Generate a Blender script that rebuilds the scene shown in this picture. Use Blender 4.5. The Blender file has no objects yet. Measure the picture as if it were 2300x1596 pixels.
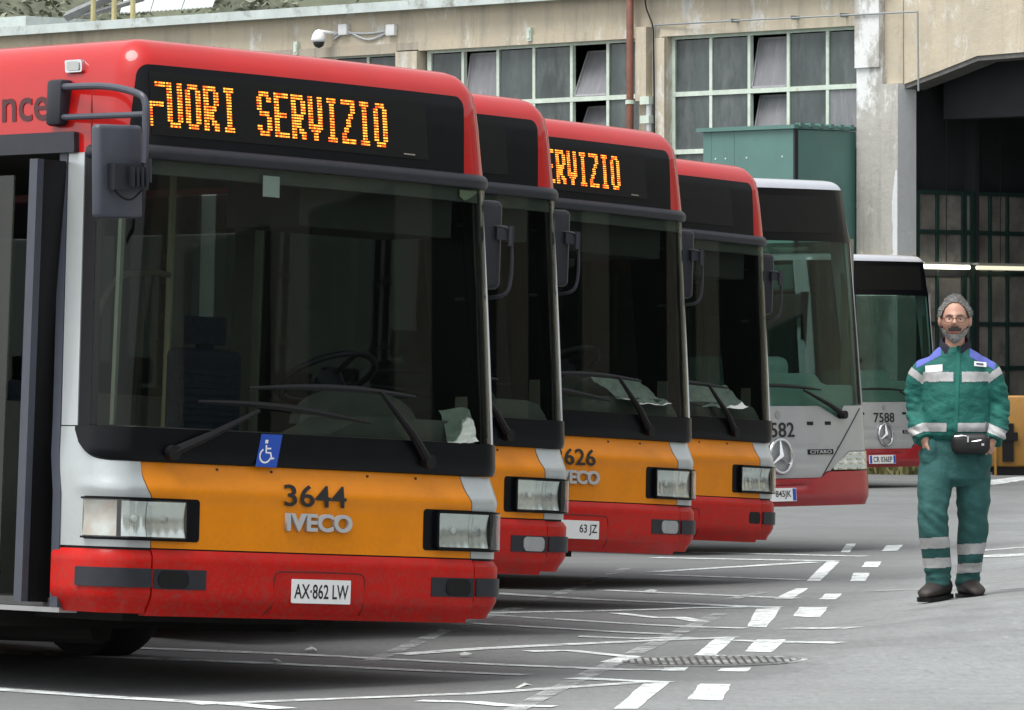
import bpy, bmesh, math, random
from math import sin, cos, pi, radians, sqrt, atan, atan2, exp
from mathutils import Vector, Matrix, noise
random.seed(7)
scn = bpy.context.scene
C = scn.collection
# ------------------------------------------------------------------ camera
F = 12650.0 / 2300.0          # focal length over picture width (a 200 mm tele)
CAMH = 1.53
cd = bpy.data.cameras.new('camera'); cam = bpy.data.objects.new('camera', cd); C.objects.link(cam)
cd.sensor_width = 36.0; cd.lens = 36.0 * F; cd.clip_start = 0.5; cd.clip_end = 2000
cam.location = (0, 0, CAMH); cam.rotation_euler = (pi / 2, 0, 0)
cd.shift_y = 32.0 / 2300.0
scn.camera = cam
# ------------------------------------------------------------------ world, sun, exposure
SUN_EL, SUN_AZ = radians(66), radians(235)      # azimuth clockwise from +Y: behind the camera, to its left
w = bpy.data.worlds.new('World'); scn.world = w; w.use_nodes = True
nt = w.node_tree; nt.nodes.clear()
wo = nt.nodes.new('ShaderNodeOutputWorld'); bg = nt.nodes.new('ShaderNodeBackground')
sky = nt.nodes.new('ShaderNodeTexSky'); sky.sky_type = 'NISHITA'; sky.sun_disc = False
sky.sun_elevation = SUN_EL; sky.sun_rotation = SUN_AZ; sky.dust_density = 1.5; sky.air_density = 1.2; sky.ozone_density = 1.0
hs = nt.nodes.new('ShaderNodeHueSaturation'); hs.inputs['Saturation'].default_value = 0.14
nt.links.new(sky.outputs[0], hs.inputs['Color']); nt.links.new(hs.outputs[0], bg.inputs[0]); nt.links.new(bg.outputs[0], wo.inputs[0])
bg.inputs[1].default_value = 0.10
sl = bpy.data.lights.new('sun', 'SUN'); sl.energy = 1.5; sl.angle = radians(36); sl.color = (1.0, 0.985, 0.955)
so = bpy.data.objects.new('sun', sl); C.objects.link(so); so.location = (-20, -20, 60)
sd = Vector((sin(SUN_AZ) * cos(SUN_EL), cos(SUN_AZ) * cos(SUN_EL), sin(SUN_EL)))
so.rotation_euler = (-sd).to_track_quat('-Z', 'Y').to_euler()
vs = scn.view_settings; vs.view_transform = 'Standard'; vs.look = 'None'; vs.exposure = 1.32; vs.gamma = 1.0; vs.use_curve_mapping = False
scn.cycles.max_bounces = 8; scn.cycles.transparent_max_bounces = 16; scn.cycles.use_denoising = True
scn.cycles.caustics_reflective = False; scn.cycles.caustics_refractive = False

# ------------------------------------------------------------------ materials
def lin(r, g, b):
    f = lambda c: (c / 255 / 12.92) if c / 255 <= 0.04045 else ((c / 255 + 0.055) / 1.055) ** 2.4
    return (f(r), f(g), f(b))
MATS = {}
def mat(name, col, rough=0.5, metal=0.0, coat=0.0, var=0.0, scale=8.0, bump=0.0, bscale=60.0, emit=None, estr=0.0, spec=0.5, col2=None, dirt=None, dscale=3.0, dlow=0.5, dhigh=0.7, stretch=(1, 1, 1), coords='Object'):
    if name in MATS: return MATS[name]
    m = bpy.data.materials.new(name); m.use_nodes = True; MATS[name] = m
    t = m.node_tree; N = t.nodes; L = t.links
    b = N['Principled BSDF']
    b.inputs['Base Color'].default_value = (*col, 1); b.inputs['Roughness'].default_value = rough
    b.inputs['Metallic'].default_value = metal; b.inputs['Coat Weight'].default_value = coat
    b.inputs['Coat Roughness'].default_value = 0.06; b.inputs['Specular IOR Level'].default_value = spec
    tc = N.new('ShaderNodeTexCoord'); mp = N.new('ShaderNodeMapping'); mp.inputs['Scale'].default_value = stretch
    L.new(tc.outputs[coords], mp.inputs[0])
    last = None
    if var > 0 or col2:
        nz = N.new('ShaderNodeTexNoise'); nz.inputs['Scale'].default_value = scale; nz.inputs['Detail'].default_value = 6; nz.inputs['Roughness'].default_value = 0.65
        L.new(mp.outputs[0], nz.inputs['Vector'])
        rp = N.new('ShaderNodeMapRange'); rp.inputs[1].default_value = 0.3; rp.inputs[2].default_value = 0.7
        L.new(nz.outputs[0], rp.inputs[0])
        mx = N.new('ShaderNodeMix'); mx.data_type = 'RGBA'
        c2 = col2 if col2 else tuple(c * (1 - var) for c in col)
        c1 = col if col2 else tuple(min(1, c * (1 + var * 0.6)) for c in col)
        mx.inputs[6].default_value = (*c2, 1); mx.inputs[7].default_value = (*c1, 1)
        L.new(rp.outputs[0], mx.inputs[0]); last = mx.outputs[2]
    if dirt:
        n2 = N.new('ShaderNodeTexNoise'); n2.inputs['Scale'].default_value = dscale; n2.inputs['Detail'].default_value = 8; n2.inputs['Roughness'].default_value = 0.7
        L.new(mp.outputs[0], n2.inputs['Vector'])
        r2 = N.new('ShaderNodeMapRange'); r2.inputs[1].default_value = dlow; r2.inputs[2].default_value = dhigh
        L.new(n2.outputs[0], r2.inputs[0])
        m2 = N.new('ShaderNodeMix'); m2.data_type = 'RGBA'
        if last: L.new(last, m2.inputs[6])
        else: m2.inputs[6].default_value = (*col, 1)
        m2.inputs[7].default_value = (*dirt, 1); L.new(r2.outputs[0], m2.inputs[0]); last = m2.outputs[2]
    if last: L.new(last, b.inputs['Base Color'])
    if bump > 0:
        n3 = N.new('ShaderNodeTexNoise'); n3.inputs['Scale'].default_value = bscale; n3.inputs['Detail'].default_value = 5
        L.new(mp.outputs[0], n3.inputs['Vector'])
        bp = N.new('ShaderNodeBump'); bp.inputs['Strength'].default_value = bump; bp.inputs['Distance'].default_value = 0.02
        L.new(n3.outputs[0], bp.inputs['Height']); L.new(bp.outputs[0], b.inputs['Normal'])
    if emit:
        b.inputs['Emission Color'].default_value = (*emit, 1); b.inputs['Emission Strength'].default_value = estr
    return m
def glass(name, tint, base=0.045, edge=0.8, rough=0.02, dust=0.0, dustcol=(0.4, 0.4, 0.38)):
    if name in MATS: return MATS[name]
    m = bpy.data.materials.new(name); m.use_nodes = True; MATS[name] = m
    t = m.node_tree; N = t.nodes; L = t.links; N.clear()
    out = N.new('ShaderNodeOutputMaterial'); tr = N.new('ShaderNodeBsdfTransparent'); tr.inputs[0].default_value = (*tint, 1)
    gl = N.new('ShaderNodeBsdfGlossy'); gl.inputs['Roughness'].default_value = rough; gl.inputs[0].default_value = (1, 1, 1, 1)
    lw = N.new('ShaderNodeLayerWeight'); pw = N.new('ShaderNodeMath'); pw.operation = 'POWER'; pw.inputs[1].default_value = 5
    L.new(lw.outputs['Facing'], pw.inputs[0])
    ma = N.new('ShaderNodeMath'); ma.operation = 'MULTIPLY_ADD'; ma.inputs[1].default_value = edge; ma.inputs[2].default_value = base
    L.new(pw.outputs[0], ma.inputs[0])
    src = tr.outputs[0]
    if dust > 0:
        df = N.new('ShaderNodeBsdfDiffuse'); df.inputs[0].default_value = (*dustcol, 1)
        nz = N.new('ShaderNodeTexNoise'); nz.inputs['Scale'].default_value = 2.5; nz.inputs['Detail'].default_value = 6
        tc = N.new('ShaderNodeTexCoord'); L.new(tc.outputs['Object'], nz.inputs['Vector'])
        mr = N.new('ShaderNodeMapRange'); mr.inputs[1].default_value = 0.35; mr.inputs[2].default_value = 0.75; mr.inputs[3].default_value = dust * 0.4; mr.inputs[4].default_value = dust
        L.new(nz.outputs[0], mr.inputs[0])
        md = N.new('ShaderNodeMixShader'); L.new(mr.outputs[0], md.inputs[0]); L.new(tr.outputs[0], md.inputs[1]); L.new(df.outputs[0], md.inputs[2]); src = md.outputs[0]
    mx = N.new('ShaderNodeMixShader'); L.new(ma.outputs[0], mx.inputs[0]); L.new(src, mx.inputs[1]); L.new(gl.outputs[0], mx.inputs[2])
    L.new(mx.outputs[0], out.inputs[0])
    return m
M_red = mat('bus_red_paint', (0.44, 0.005, 0.003), 0.38, spec=0.2, coat=0.25, var=0.10, scale=2.5, dirt=(0.25, 0.05, 0.035), dscale=2.2, dlow=0.62, dhigh=0.9)
M_redroof = mat('bus_red_roof_paint', (0.42, 0.0045, 0.003), 0.42, spec=0.2, coat=0.7, var=0.10, scale=2.5, dirt=(0.25, 0.05, 0.035), dscale=2.2, dlow=0.62, dhigh=0.9)
M_bump = mat('bumper_red_plastic', (0.47, 0.006, 0.002), 0.45, spec=0.2, coat=0.10, var=0.14, scale=5, dirt=(0.16, 0.05, 0.035), dscale=6, dlow=0.60, dhigh=0.85)
M_orange = mat('bus_orange_paint', (0.72, 0.228, 0.0015), 0.42, spec=0.22, coat=0.15, var=0.08, scale=4, dirt=(0.32, 0.13, 0.02), dscale=9, dlow=0.64, dhigh=0.9)
M_silver = mat('bus_silver_paint', (0.44, 0.47, 0.47), 0.34, metal=0.35, coat=0.4, var=0.06, scale=4)
M_citsilver = mat('bus_grey_silver_paint', (0.40, 0.415, 0.42), 0.40, metal=0.25, coat=0.3, var=0.08, scale=4)
M_citroof = mat('bus_pale_roof_paint', (0.52, 0.54, 0.58), 0.3, metal=0.3, coat=0.4, var=0.05)
M_citred = mat('bus_crimson_paint', (0.36, 0.008, 0.016), 0.36, coat=0.3, var=0.12, scale=5)
M_black = mat('gloss_black_panel', (0.0035, 0.004, 0.0055), 0.30, var=0.2, scale=6, spec=0.16)
M_rub = mat('black_rubber', (0.006, 0.006, 0.007), 0.55, var=0.25, scale=20, spec=0.25)
M_trim = mat('dark_grey_plastic', (0.019, 0.020, 0.027), 0.45, var=0.2, scale=15, spec=0.35)
M_mirror = mat('slate_grey_plastic', (0.052, 0.058, 0.076), 0.45, var=0.12, scale=12)
M_tyre = mat('tyre_rubber', (0.010, 0.010, 0.010), 0.85, var=0.3, scale=30)
M_rim = mat('painted_wheel_rim', (0.22, 0.22, 0.22), 0.5, metal=0.5)
M_under = mat('grimy_underbody', (0.012, 0.011, 0.010), 0.9, var=0.3)
def speckle(m, amt=0.35):            # road spray: fine dull specks, thicker near the road
    t = m.node_tree; N = t.nodes; L = t.links; b = N['Principled BSDF']; src = b.inputs['Base Color'].links[0].from_socket
    tc = N.new('ShaderNodeTexCoord'); nz = N.new('ShaderNodeTexNoise'); nz.inputs['Scale'].default_value = 38; nz.inputs['Detail'].default_value = 6; nz.inputs['Roughness'].default_value = 0.75; L.new(tc.outputs['Object'], nz.inputs['Vector'])
    sp = N.new('ShaderNodeSeparateXYZ'); L.new(tc.outputs['Object'], sp.inputs[0]); hz = N.new('ShaderNodeMapRange'); hz.inputs[1].default_value = 0.33; hz.inputs[2].default_value = 0.75; hz.inputs[3].default_value = 1.0; hz.inputs[4].default_value = 0.25; L.new(sp.outputs['Z'], hz.inputs[0])
    mr = N.new('ShaderNodeMapRange'); mr.inputs[1].default_value = 0.46; mr.inputs[2].default_value = 0.70; mr.inputs[4].default_value = amt; L.new(nz.outputs[0], mr.inputs[0])
    mu = N.new('ShaderNodeMath'); mu.operation = 'MULTIPLY'; L.new(mr.outputs[0], mu.inputs[0]); L.new(hz.outputs[0], mu.inputs[1])
    mx = N.new('ShaderNodeMix'); mx.data_type = 'RGBA'; L.new(mu.outputs[0], mx.inputs[0]); L.new(src, mx.inputs[6]); mx.inputs[7].default_value = (0.10, 0.075, 0.06, 1); L.new(mx.outputs[2], b.inputs['Base Color'])
speckle(M_bump, 0.6); speckle(M_orange, 0.35); speckle(M_citred, 0.5); speckle(M_silver, 0.2)
M_white = mat('white_enamel', (0.78, 0.79, 0.78), 0.4, var=0.04)
M_ink = mat('black_lettering', (0.008, 0.008, 0.008), 0.5)
M_chrome = mat('chrome_badge', (0.62, 0.63, 0.64), 0.22, metal=1.0)
M_badge = mat('silver_badge_plastic', (0.52, 0.53, 0.54), 0.34, metal=0.4)
M_blue = mat('blue_sticker', (0.012, 0.07, 0.42), 0.4)
M_led_bg = mat('led_matrix_backing', (0.007, 0.0075, 0.007), 0.5, var=0.2, scale=40, spec=0.15)
M_reflector = mat('headlight_reflector', (0.85, 0.86, 0.86), 0.18, metal=0.85)
M_amberbulb = mat('indicator_reflector', (0.66, 0.65, 0.63), 0.25, metal=0.6, col2=(0.50, 0.36, 0.29), scale=11)
M_lens = glass('clear_lamp_lens', (0.93, 0.95, 0.94), 0.06, 0.8, 0.03)
M_wind = glass('tinted_windscreen', (0.68, 0.73, 0.70), 0.010, 0.6, 0.015, dust=0.004)
M_side = glass('tinted_side_glass', (0.46, 0.50, 0.48), 0.04, 0.7, 0.02, dust=0.02)
M_citglass = glass('green_tinted_windscreen', (0.60, 0.72, 0.67), 0.018, 0.7, 0.015, dust=0.006, dustcol=(0.30, 0.40, 0.37))
M_int = mat('bus_interior_dark', (0.035, 0.035, 0.032), 0.8, var=0.2, scale=5)
M_intgrey = mat('bus_interior_grey_panel', (0.22, 0.21, 0.17), 0.7, var=0.12, scale=4)
M_floor = mat('bus_floor_vinyl', (0.06, 0.06, 0.058), 0.7, var=0.2)
M_dash = mat('dashboard_plastic', (0.13, 0.13, 0.118), 0.55, var=0.15, scale=6)
M_seat = mat('blue_grey_seat_fabric', (0.06, 0.068, 0.10), 0.9, var=0.3, scale=30)
M_pole = mat('pale_yellow_handrail', (0.42, 0.40, 0.24), 0.4, coat=0.2)
M_steel = mat('brushed_steel', (0.45, 0.45, 0.45), 0.35, metal=0.9)
M_paper = mat('newsprint', (0.60, 0.62, 0.57), 0.85, col2=(0.38, 0.40, 0.40), scale=22)
M_cloth = mat('pale_rag', (0.30, 0.33, 0.30), 0.9, var=0.15)
def led_mat():
    m = mat('lit_led', (0.05, 0.02, 0.0), 0.5, emit=(1, 0.4, 0.03), estr=1.25)
    t = m.node_tree; b = t.nodes['Principled BSDF']
    tc = t.nodes.new('ShaderNodeTexCoord'); nz = t.nodes.new('ShaderNodeTexWhiteNoise'); nz.noise_dimensions = '3D'
    sn = t.nodes.new('ShaderNodeVectorMath'); sn.operation = 'SNAP'; sn.inputs[1].default_value = (0.013, 0.05, 0.0148)
    t.links.new(tc.outputs['Object'], sn.inputs[0]); t.links.new(sn.outputs[0], nz.inputs[0])
    cr = t.nodes.new('ShaderNodeValToRGB'); cr.color_ramp.elements[0].color = (1.0, 0.05, 0.003, 1); cr.color_ramp.elements[1].color = (1.0, 0.36, 0.035, 1)
    cr.color_ramp.elements[0].position = 0.05; cr.color_ramp.elements[1].position = 0.6
    t.links.new(nz.outputs[0], cr.inputs[0]); t.links.new(cr.outputs[0], b.inputs['Emission Color'])
    return m
M_led = led_mat()
mat('dark_red_gap', (0.10, 0.005, 0.004), 0.6)

# ------------------------------------------------------------------ mesh helpers
def mkmesh(name, verts, faces, smooth=False):
    me = bpy.data.meshes.new(name); me.from_pydata([tuple(v) for v in verts], [], faces); me.update()
    bm = bmesh.new(); bm.from_mesh(me); bmesh.ops.recalc_face_normals(bm, faces=bm.faces); bm.to_mesh(me); bm.free()
    if smooth: me.polygons.foreach_set('use_smooth', [True] * len(me.polygons))
    return me
def put(name, me, m=None, parent=None, loc=None, rot=None):
    if m is not None and len(me.materials) == 0: me.materials.append(m)
    o = bpy.data.objects.new(name, me); C.objects.link(o)
    if parent is not None: o.parent = parent
    if loc: o.location = loc
    if rot: o.rotation_euler = rot
    return o
def empty(name, loc=(0, 0, 0), rot=(0, 0, 0), parent=None):
    o = bpy.data.objects.new(name, None); C.objects.link(o); o.location = loc; o.rotation_euler = rot; o.empty_display_size = 0.2
    if parent: o.parent = parent
    return o
def tag(o, label=None, cat=None, group=None, kind=None):
    if label: o['label'] = label
    if cat: o['category'] = cat
    if group: o['group'] = group
    if kind: o['kind'] = kind
    return o
def merge(*parts):
    V, Fc = [], []
    for v, f in parts:
        k = len(V); V += list(v); Fc += [tuple(i + k for i in q) for q in f]
    return V, Fc
def box(x0, x1, y0, y1, z0, z1):
    v = [(x, y, z) for z in (z0, z1) for y in (y0, y1) for x in (x0, x1)]
    return v, [(0, 2, 3, 1), (4, 5, 7, 6), (0, 1, 5, 4), (2, 6, 7, 3), (0, 4, 6, 2), (1, 3, 7, 5)]
def bevbox(name, x0, x1, y0, y1, z0, z1, bev=0.01, seg=2, smooth=True):
    v, f = box(x0, x1, y0, y1, z0, z1)
    me = mkmesh(name, v, f); bm = bmesh.new(); bm.from_mesh(me)
    bmesh.ops.bevel(bm, geom=list(bm.edges), offset=bev, segments=seg, affect='EDGES', profile=0.5)
    bm.to_mesh(me); bm.free()
    if smooth: me.polygons.foreach_set('use_smooth', [True] * len(me.polygons))
    return me
def tube(pts, r, n=10, caps=True):
    pts = [Vector(p) for p in pts]; rr = r if isinstance(r, (list, tuple)) else [r] * len(pts)
    V, Fc = [], []; up = Vector((0, 0, 1)); prev = None
    for i, p in enumerate(pts):
        d = (pts[min(i + 1, len(pts) - 1)] - pts[max(i - 1, 0)]).normalized()
        if prev is None:
            a = up if abs(d.dot(up)) < 0.95 else Vector((1, 0, 0)); s = d.cross(a).normalized()
        else: s = (prev - d * prev.dot(d)).normalized()
        prev = s; t = d.cross(s)
        for k in range(n):
            q = 2 * pi * k / n; V.append(p + (s * cos(q) + t * sin(q)) * rr[i])
    for i in range(len(pts) - 1):
        for k in range(n): Fc.append((i * n + k, i * n + (k + 1) % n, (i + 1) * n + (k + 1) % n, (i + 1) * n + k))
    if caps: Fc.append(tuple(range(n))[::-1]); Fc.append(tuple((len(pts) - 1) * n + k for k in range(n)))
    return V, Fc
def bez(pts, n=6):                    # smooth polyline (Catmull-Rom)
    P = [Vector(p) for p in pts]; P = [P[0] * 2 - P[1]] + P + [P[-1] * 2 - P[-2]]; out = []
    for i in range(1, len(P) - 2):
        for k in range(n):
            t = k / n; a, b, c, d = P[i - 1], P[i], P[i + 1], P[i + 2]
            out.append(0.5 * ((2 * b) + (c - a) * t + (2 * a - 5 * b + 4 * c - d) * t * t + (3 * b - 3 * c + d - a) * t ** 3))
    out.append(P[-2]); return out
def lathe(prof, n=32, axis='x'):      # prof: (along axis, radius)
    V, Fc = [], []
    for a, r in prof:
        for k in range(n):
            q = 2 * pi * k / n
            V.append((a, r * cos(q), r * sin(q)) if axis == 'x' else (r * cos(q), r * sin(q), a))
    for i in range(len(prof) - 1):
        for k in range(n): Fc.append((i * n + k, i * n + (k + 1) % n, (i + 1) * n + (k + 1) % n, (i + 1) * n + k))
    Fc.append(tuple(range(n))); Fc.append(tuple((len(prof) - 1) * n + k for k in range(n)))
    return V, Fc
def text_mesh(s, w, h, depth, bold=0.012):        # lettering as a mesh filling w x h, centred, front face at +z
    cu = bpy.data.curves.new('lettering', 'FONT'); cu.body = s; cu.size = 1; cu.extrude = 0.02; cu.offset = bold; cu.resolution_u = 4
    o = bpy.data.objects.new('lettering', cu); C.objects.link(o)
    me = bpy.data.meshes.new_from_object(o.evaluated_get(bpy.context.evaluated_depsgraph_get()))
    bpy.data.objects.remove(o)
    xs = [v.co.x for v in me.vertices]; ys = [v.co.y for v in me.vertices]
    x0, x1, y0, y1 = min(xs), max(xs), min(ys), max(ys)
    for v in me.vertices:
        v.co = ((v.co.x - x0) / (x1 - x0) * w - w / 2, (v.co.y - y0) / (y1 - y0) * h - h / 2, depth if v.co.z > 0 else 0)
    return me
def sstep(a, b, x):
    t = max(0.0, min(1.0, (x - a) / (b - a))); return t * t * (3 - 2 * t)
def lerp(xs, ys, x):
    if x <= xs[0]: return ys[0]
    for i in range(len(xs) - 1):
        if x <= xs[i + 1]: return ys[i] + (ys[i + 1] - ys[i]) * (x - xs[i]) / (xs[i + 1] - xs[i])
    return ys[-1]

# ------------------------------------------------------------------ ground
def gz(x, y):
    q = x - (-0.1 + 0.1555 * (y - 27.8))
    return 0.17 * sstep(0.6, 2.6, q) * sstep(27.5, 33.0, y) * (1 - sstep(36, 66, y)) + 0.07 * exp(-((y - 33.0) / 3.2) ** 2) * (1 - sstep(-1.5, 0.6, q))
GXS = [-400, -120, -40, -15] + [-8 + 0.2 * i for i in range(91)] + [14, 25, 60, 150, 400]
GYS = [-60, -20, 5] + [15 + 0.4 * i for i in range(151)] + [85, 110, 200, 600]
def gsheet(x, y):                     # height of the sheet as meshed, so that paint lies flat on it
    import bisect
    i = min(max(bisect.bisect_right(GXS, x) - 1, 0), len(GXS) - 2); j = min(max(bisect.bisect_right(GYS, y) - 1, 0), len(GYS) - 2)
    x0, x1, y0, y1 = GXS[i], GXS[i + 1], GYS[j], GYS[j + 1]; s, t = (x - x0) / (x1 - x0), (y - y0) / (y1 - y0)
    return (gz(x0, y0) * (1 - s) + gz(x1, y0) * s) * (1 - t) + (gz(x0, y1) * (1 - s) + gz(x1, y1) * s) * t
def gpt(px, py):                      # the spot of the yard seen there when the layout was surveyed
    z = 0.0
    for _ in range(12):
        Y = 12650.0 * (CAMH - z) / (py - 830.0); X = (px - 1150.0) / 12650.0 * Y; z = gz(X, Y)
    return X, Y
def asphalt():
    m = bpy.data.materials.new('yard_asphalt'); m.use_nodes = True; t = m.node_tree; N = t.nodes; L = t.links; b = N['Principled BSDF']
    tc = N.new('ShaderNodeTexCoord')
    def nz(s, d, r, st=(1, 1, 1)):
        mp = N.new('ShaderNodeMapping'); mp.inputs['Scale'].default_value = st; L.new(tc.outputs['Object'], mp.inputs[0])
        n = N.new('ShaderNodeTexNoise'); n.inputs['Scale'].default_value = s; n.inputs['Detail'].default_value = d; n.inputs['Roughness'].default_value = r; L.new(mp.outputs[0], n.inputs['Vector']); return n.outputs[0]
    def mr(s, a, c, o0=0.0, o1=1.0):
        n = N.new('ShaderNodeMapRange'); n.inputs[1].default_value = a; n.inputs[2].default_value = c; n.inputs[3].default_value = o0; n.inputs[4].default_value = o1; L.new(s, n.inputs[0]); return n.outputs[0]
    def mix(fac, a, c):
        n = N.new('ShaderNodeMix'); n.data_type = 'RGBA'; L.new(fac, n.inputs[0])
        for i, q in ((6, a), (7, c)):
            if isinstance(q, tuple): n.inputs[i].default_value = (*q, 1)
            else: L.new(q, n.inputs[i])
        return n.outputs[2]
    big = nz(0.22, 6, 0.6, (1, 0.35, 1)); mid = nz(1.7, 8, 0.7, (1, 0.4, 1)); fine = nz(90, 3, 0.6); tiny = nz(14, 8, 0.75)
    c = mix(mr(big, 0.38, 0.60), (0.215, 0.226, 0.224), (0.315, 0.332, 0.330))
    c = mix(mr(mid, 0.52, 0.72, 0, 0.55), c, (0.155, 0.163, 0.162))
    c = mix(mr(tiny, 0.60, 0.74, 0, 0.5), c, (0.40, 0.42, 0.415))
    c = mix(mr(fine, 0.35, 0.7, 0, 0.45), c, (0.15, 0.157, 0.155))
    grit = nz(26, 4, 0.7, (1, 0.25, 1)); streak = nz(1.0, 7, 0.7, (0.35, 2.2, 1)); patch = nz(0.45, 3, 0.5, (1.0, 0.6, 1))
    c = mix(mr(grit, 0.50, 0.72, 0, 0.55), c, (0.13, 0.137, 0.136)); c = mix(mr(grit, 0.28, 0.42, 0.45, 0.0), c, (0.40, 0.42, 0.415))
    c = mix(mr(streak, 0.50, 0.68, 0, 0.6), c, (0.145, 0.15, 0.148)); c = mix(mr(patch, 0.54, 0.57, 0, 0.32), c, (0.12, 0.125, 0.125))
    # parking bays: asphalt mixed darker on the bus side, the edge broken by noise
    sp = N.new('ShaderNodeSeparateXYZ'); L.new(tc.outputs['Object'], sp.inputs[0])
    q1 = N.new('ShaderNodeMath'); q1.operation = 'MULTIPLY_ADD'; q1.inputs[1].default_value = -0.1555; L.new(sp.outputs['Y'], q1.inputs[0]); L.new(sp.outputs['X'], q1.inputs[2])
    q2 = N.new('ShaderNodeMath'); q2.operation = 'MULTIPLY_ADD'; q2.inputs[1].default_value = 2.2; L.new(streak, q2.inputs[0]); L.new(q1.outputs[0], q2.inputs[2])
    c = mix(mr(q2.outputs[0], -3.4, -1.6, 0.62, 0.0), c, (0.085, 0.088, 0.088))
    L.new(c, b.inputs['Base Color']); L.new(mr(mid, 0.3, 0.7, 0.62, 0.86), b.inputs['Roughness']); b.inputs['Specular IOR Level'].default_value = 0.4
    bp = N.new('ShaderNodeBump'); bp.inputs['Strength'].default_value = 0.35; bp.inputs['Distance'].default_value = 0.012
    L.new(fine, bp.inputs['Height']); L.new(bp.outputs[0], b.inputs['Normal'])
    return m
def build_ground():
    xs, ys = GXS, GYS
    V = [(x, y, gz(x, y)) for y in ys for x in xs]; n = len(xs)
    Fc = [(j * n + i, j * n + i + 1, (j + 1) * n + i + 1, (j + 1) * n + i) for j in range(len(ys) - 1) for i in range(n - 1)]
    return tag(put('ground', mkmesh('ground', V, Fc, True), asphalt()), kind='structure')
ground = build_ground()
def paint_mat(name, wear, col):
    m = bpy.data.materials.new(name); m.use_nodes = True; t = m.node_tree; N = t.nodes; L = t.links; N.clear()
    out = N.new('ShaderNodeOutputMaterial'); tr = N.new('ShaderNodeBsdfTransparent'); df = N.new('ShaderNodeBsdfPrincipled')
    df.inputs['Base Color'].default_value = (*col, 1); df.inputs['Roughness'].default_value = 0.7
    tc = N.new('ShaderNodeTexCoord'); nz = N.new('ShaderNodeTexNoise'); nz.inputs['Scale'].default_value = 2.5 if 'faded' in name else 7; nz.inputs['Detail'].default_value = 8; nz.inputs['Roughness'].default_value = 0.75
    L.new(tc.outputs['Object'], nz.inputs['Vector']); mr = N.new('ShaderNodeMapRange'); mr.inputs[1].default_value = wear - 0.12; mr.inputs[2].default_value = wear + 0.12
    L.new(nz.outputs[0], mr.inputs[0]); mx = N.new('ShaderNodeMixShader'); L.new(mr.outputs[0], mx.inputs[0]); L.new(tr.outputs[0], mx.inputs[1]); L.new(df.outputs[0], mx.inputs[2]); L.new(mx.outputs[0], out.inputs[0])
    return m
M_paint = paint_mat('white_road_paint', 0.41, (0.66, 0.70, 0.69))
M_paint2 = paint_mat('worn_road_paint', 0.45, (0.60, 0.64, 0.63))
M_faint = paint_mat('faded_road_paint', 0.54, (0.42, 0.44, 0.435))
def quad_mark(name, corners, m, dz=0.003):
    P = [gpt(*c) for c in corners]; n, k = 8, 6; V = []
    for j in range(k + 1):
        for i in range(n + 1):
            s, t = i / n, j / k
            x = (P[0][0] * (1 - s) + P[1][0] * s) * (1 - t) + (P[3][0] * (1 - s) + P[2][0] * s) * t
            y = (P[0][1] * (1 - s) + P[1][1] * s) * (1 - t) + (P[3][1] * (1 - s) + P[2][1] * s) * t
            x += 0.010 * noise.noise(Vector((x * 6, y * 3, 1))); y += 0.05 * noise.noise(Vector((x * 5, y * 2, 4)))
            V.append((x, y, gsheet(x, y) + dz))
    Fc = [(j * (n + 1) + i, j * (n + 1) + i + 1, (j + 1) * (n + 1) + i + 1, (j + 1) * (n + 1) + i) for j in range(k) for i in range(n)]
    return put(name, mkmesh(name, V, Fc), m, ground)
def line_mark(name, pts, m, wd=0.13, dz=0.0045):
    G = [Vector((*gpt(*p), 0)) for p in pts]; S = []
    for a, b in zip(G[:-1], G[1:]):
        n = max(2, int((b - a).length / 0.25))
        S += [a + (b - a) * (i / n) for i in range(n)]
    S.append(G[-1]); V, Fc = [], []
    for i, p in enumerate(S):
        d = (S[min(i + 1, len(S) - 1)] - S[max(i - 1, 0)]).normalized(); s = Vector((-d.y, d.x, 0)); k = wd * (0.5 + 0.10 * noise.noise(p * 1.7))
        for q in (p + s * k, p - s * k): V.append((q.x, q.y, gsheet(q.x, q.y) + dz))
    Fc = [(2 * i, 2 * i + 1, 2 * i + 3, 2 * i + 2) for i in range(len(S) - 1)]
    return put(name, mkmesh(name, V, Fc), m, ground)
for c in [[(1446, 1536), (1502, 1535), (1431, 1594), (1379, 1594)], [(1608, 1433), (1652, 1434), (1606, 1475), (1561, 1473)], [(1490, 1502), (1546, 1500), (1540, 1508), (1486, 1508)],
          [(1698, 1369), (1754, 1367), (1721, 1411), (1679, 1409)], [(1788, 1323), (1817, 1323), (1779, 1347), (1738, 1346)], [(1856, 1263), (1886, 1263), (1842, 1306), (1811, 1306)], [(1900, 1223), (1923, 1222), (1908, 1242), (1888, 1242)],
          [(1573, 1538), (1642, 1538), (1621, 1575), (1544, 1573)], [(1700, 1438), (1767, 1438), (1733, 1467), (1673, 1465)], [(1619, 1503), (1688, 1501), (1677, 1510), (1611, 1509)],
          [(1796, 1365), (1860, 1365), (1842, 1388), (1783, 1386)], [(1854, 1335), (1892, 1335), (1877, 1348), (1840, 1348)], [(1917, 1288), (1954, 1288), (1944, 1307), (1909, 1307)],
          [(1945, 1263), (1980, 1263), (1972, 1275), (1935, 1275)], [(1992, 1226), (2028, 1225), (2016, 1238), (1980, 1239)]]:
    quad_mark('painted_dash', c, M_paint)
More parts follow.
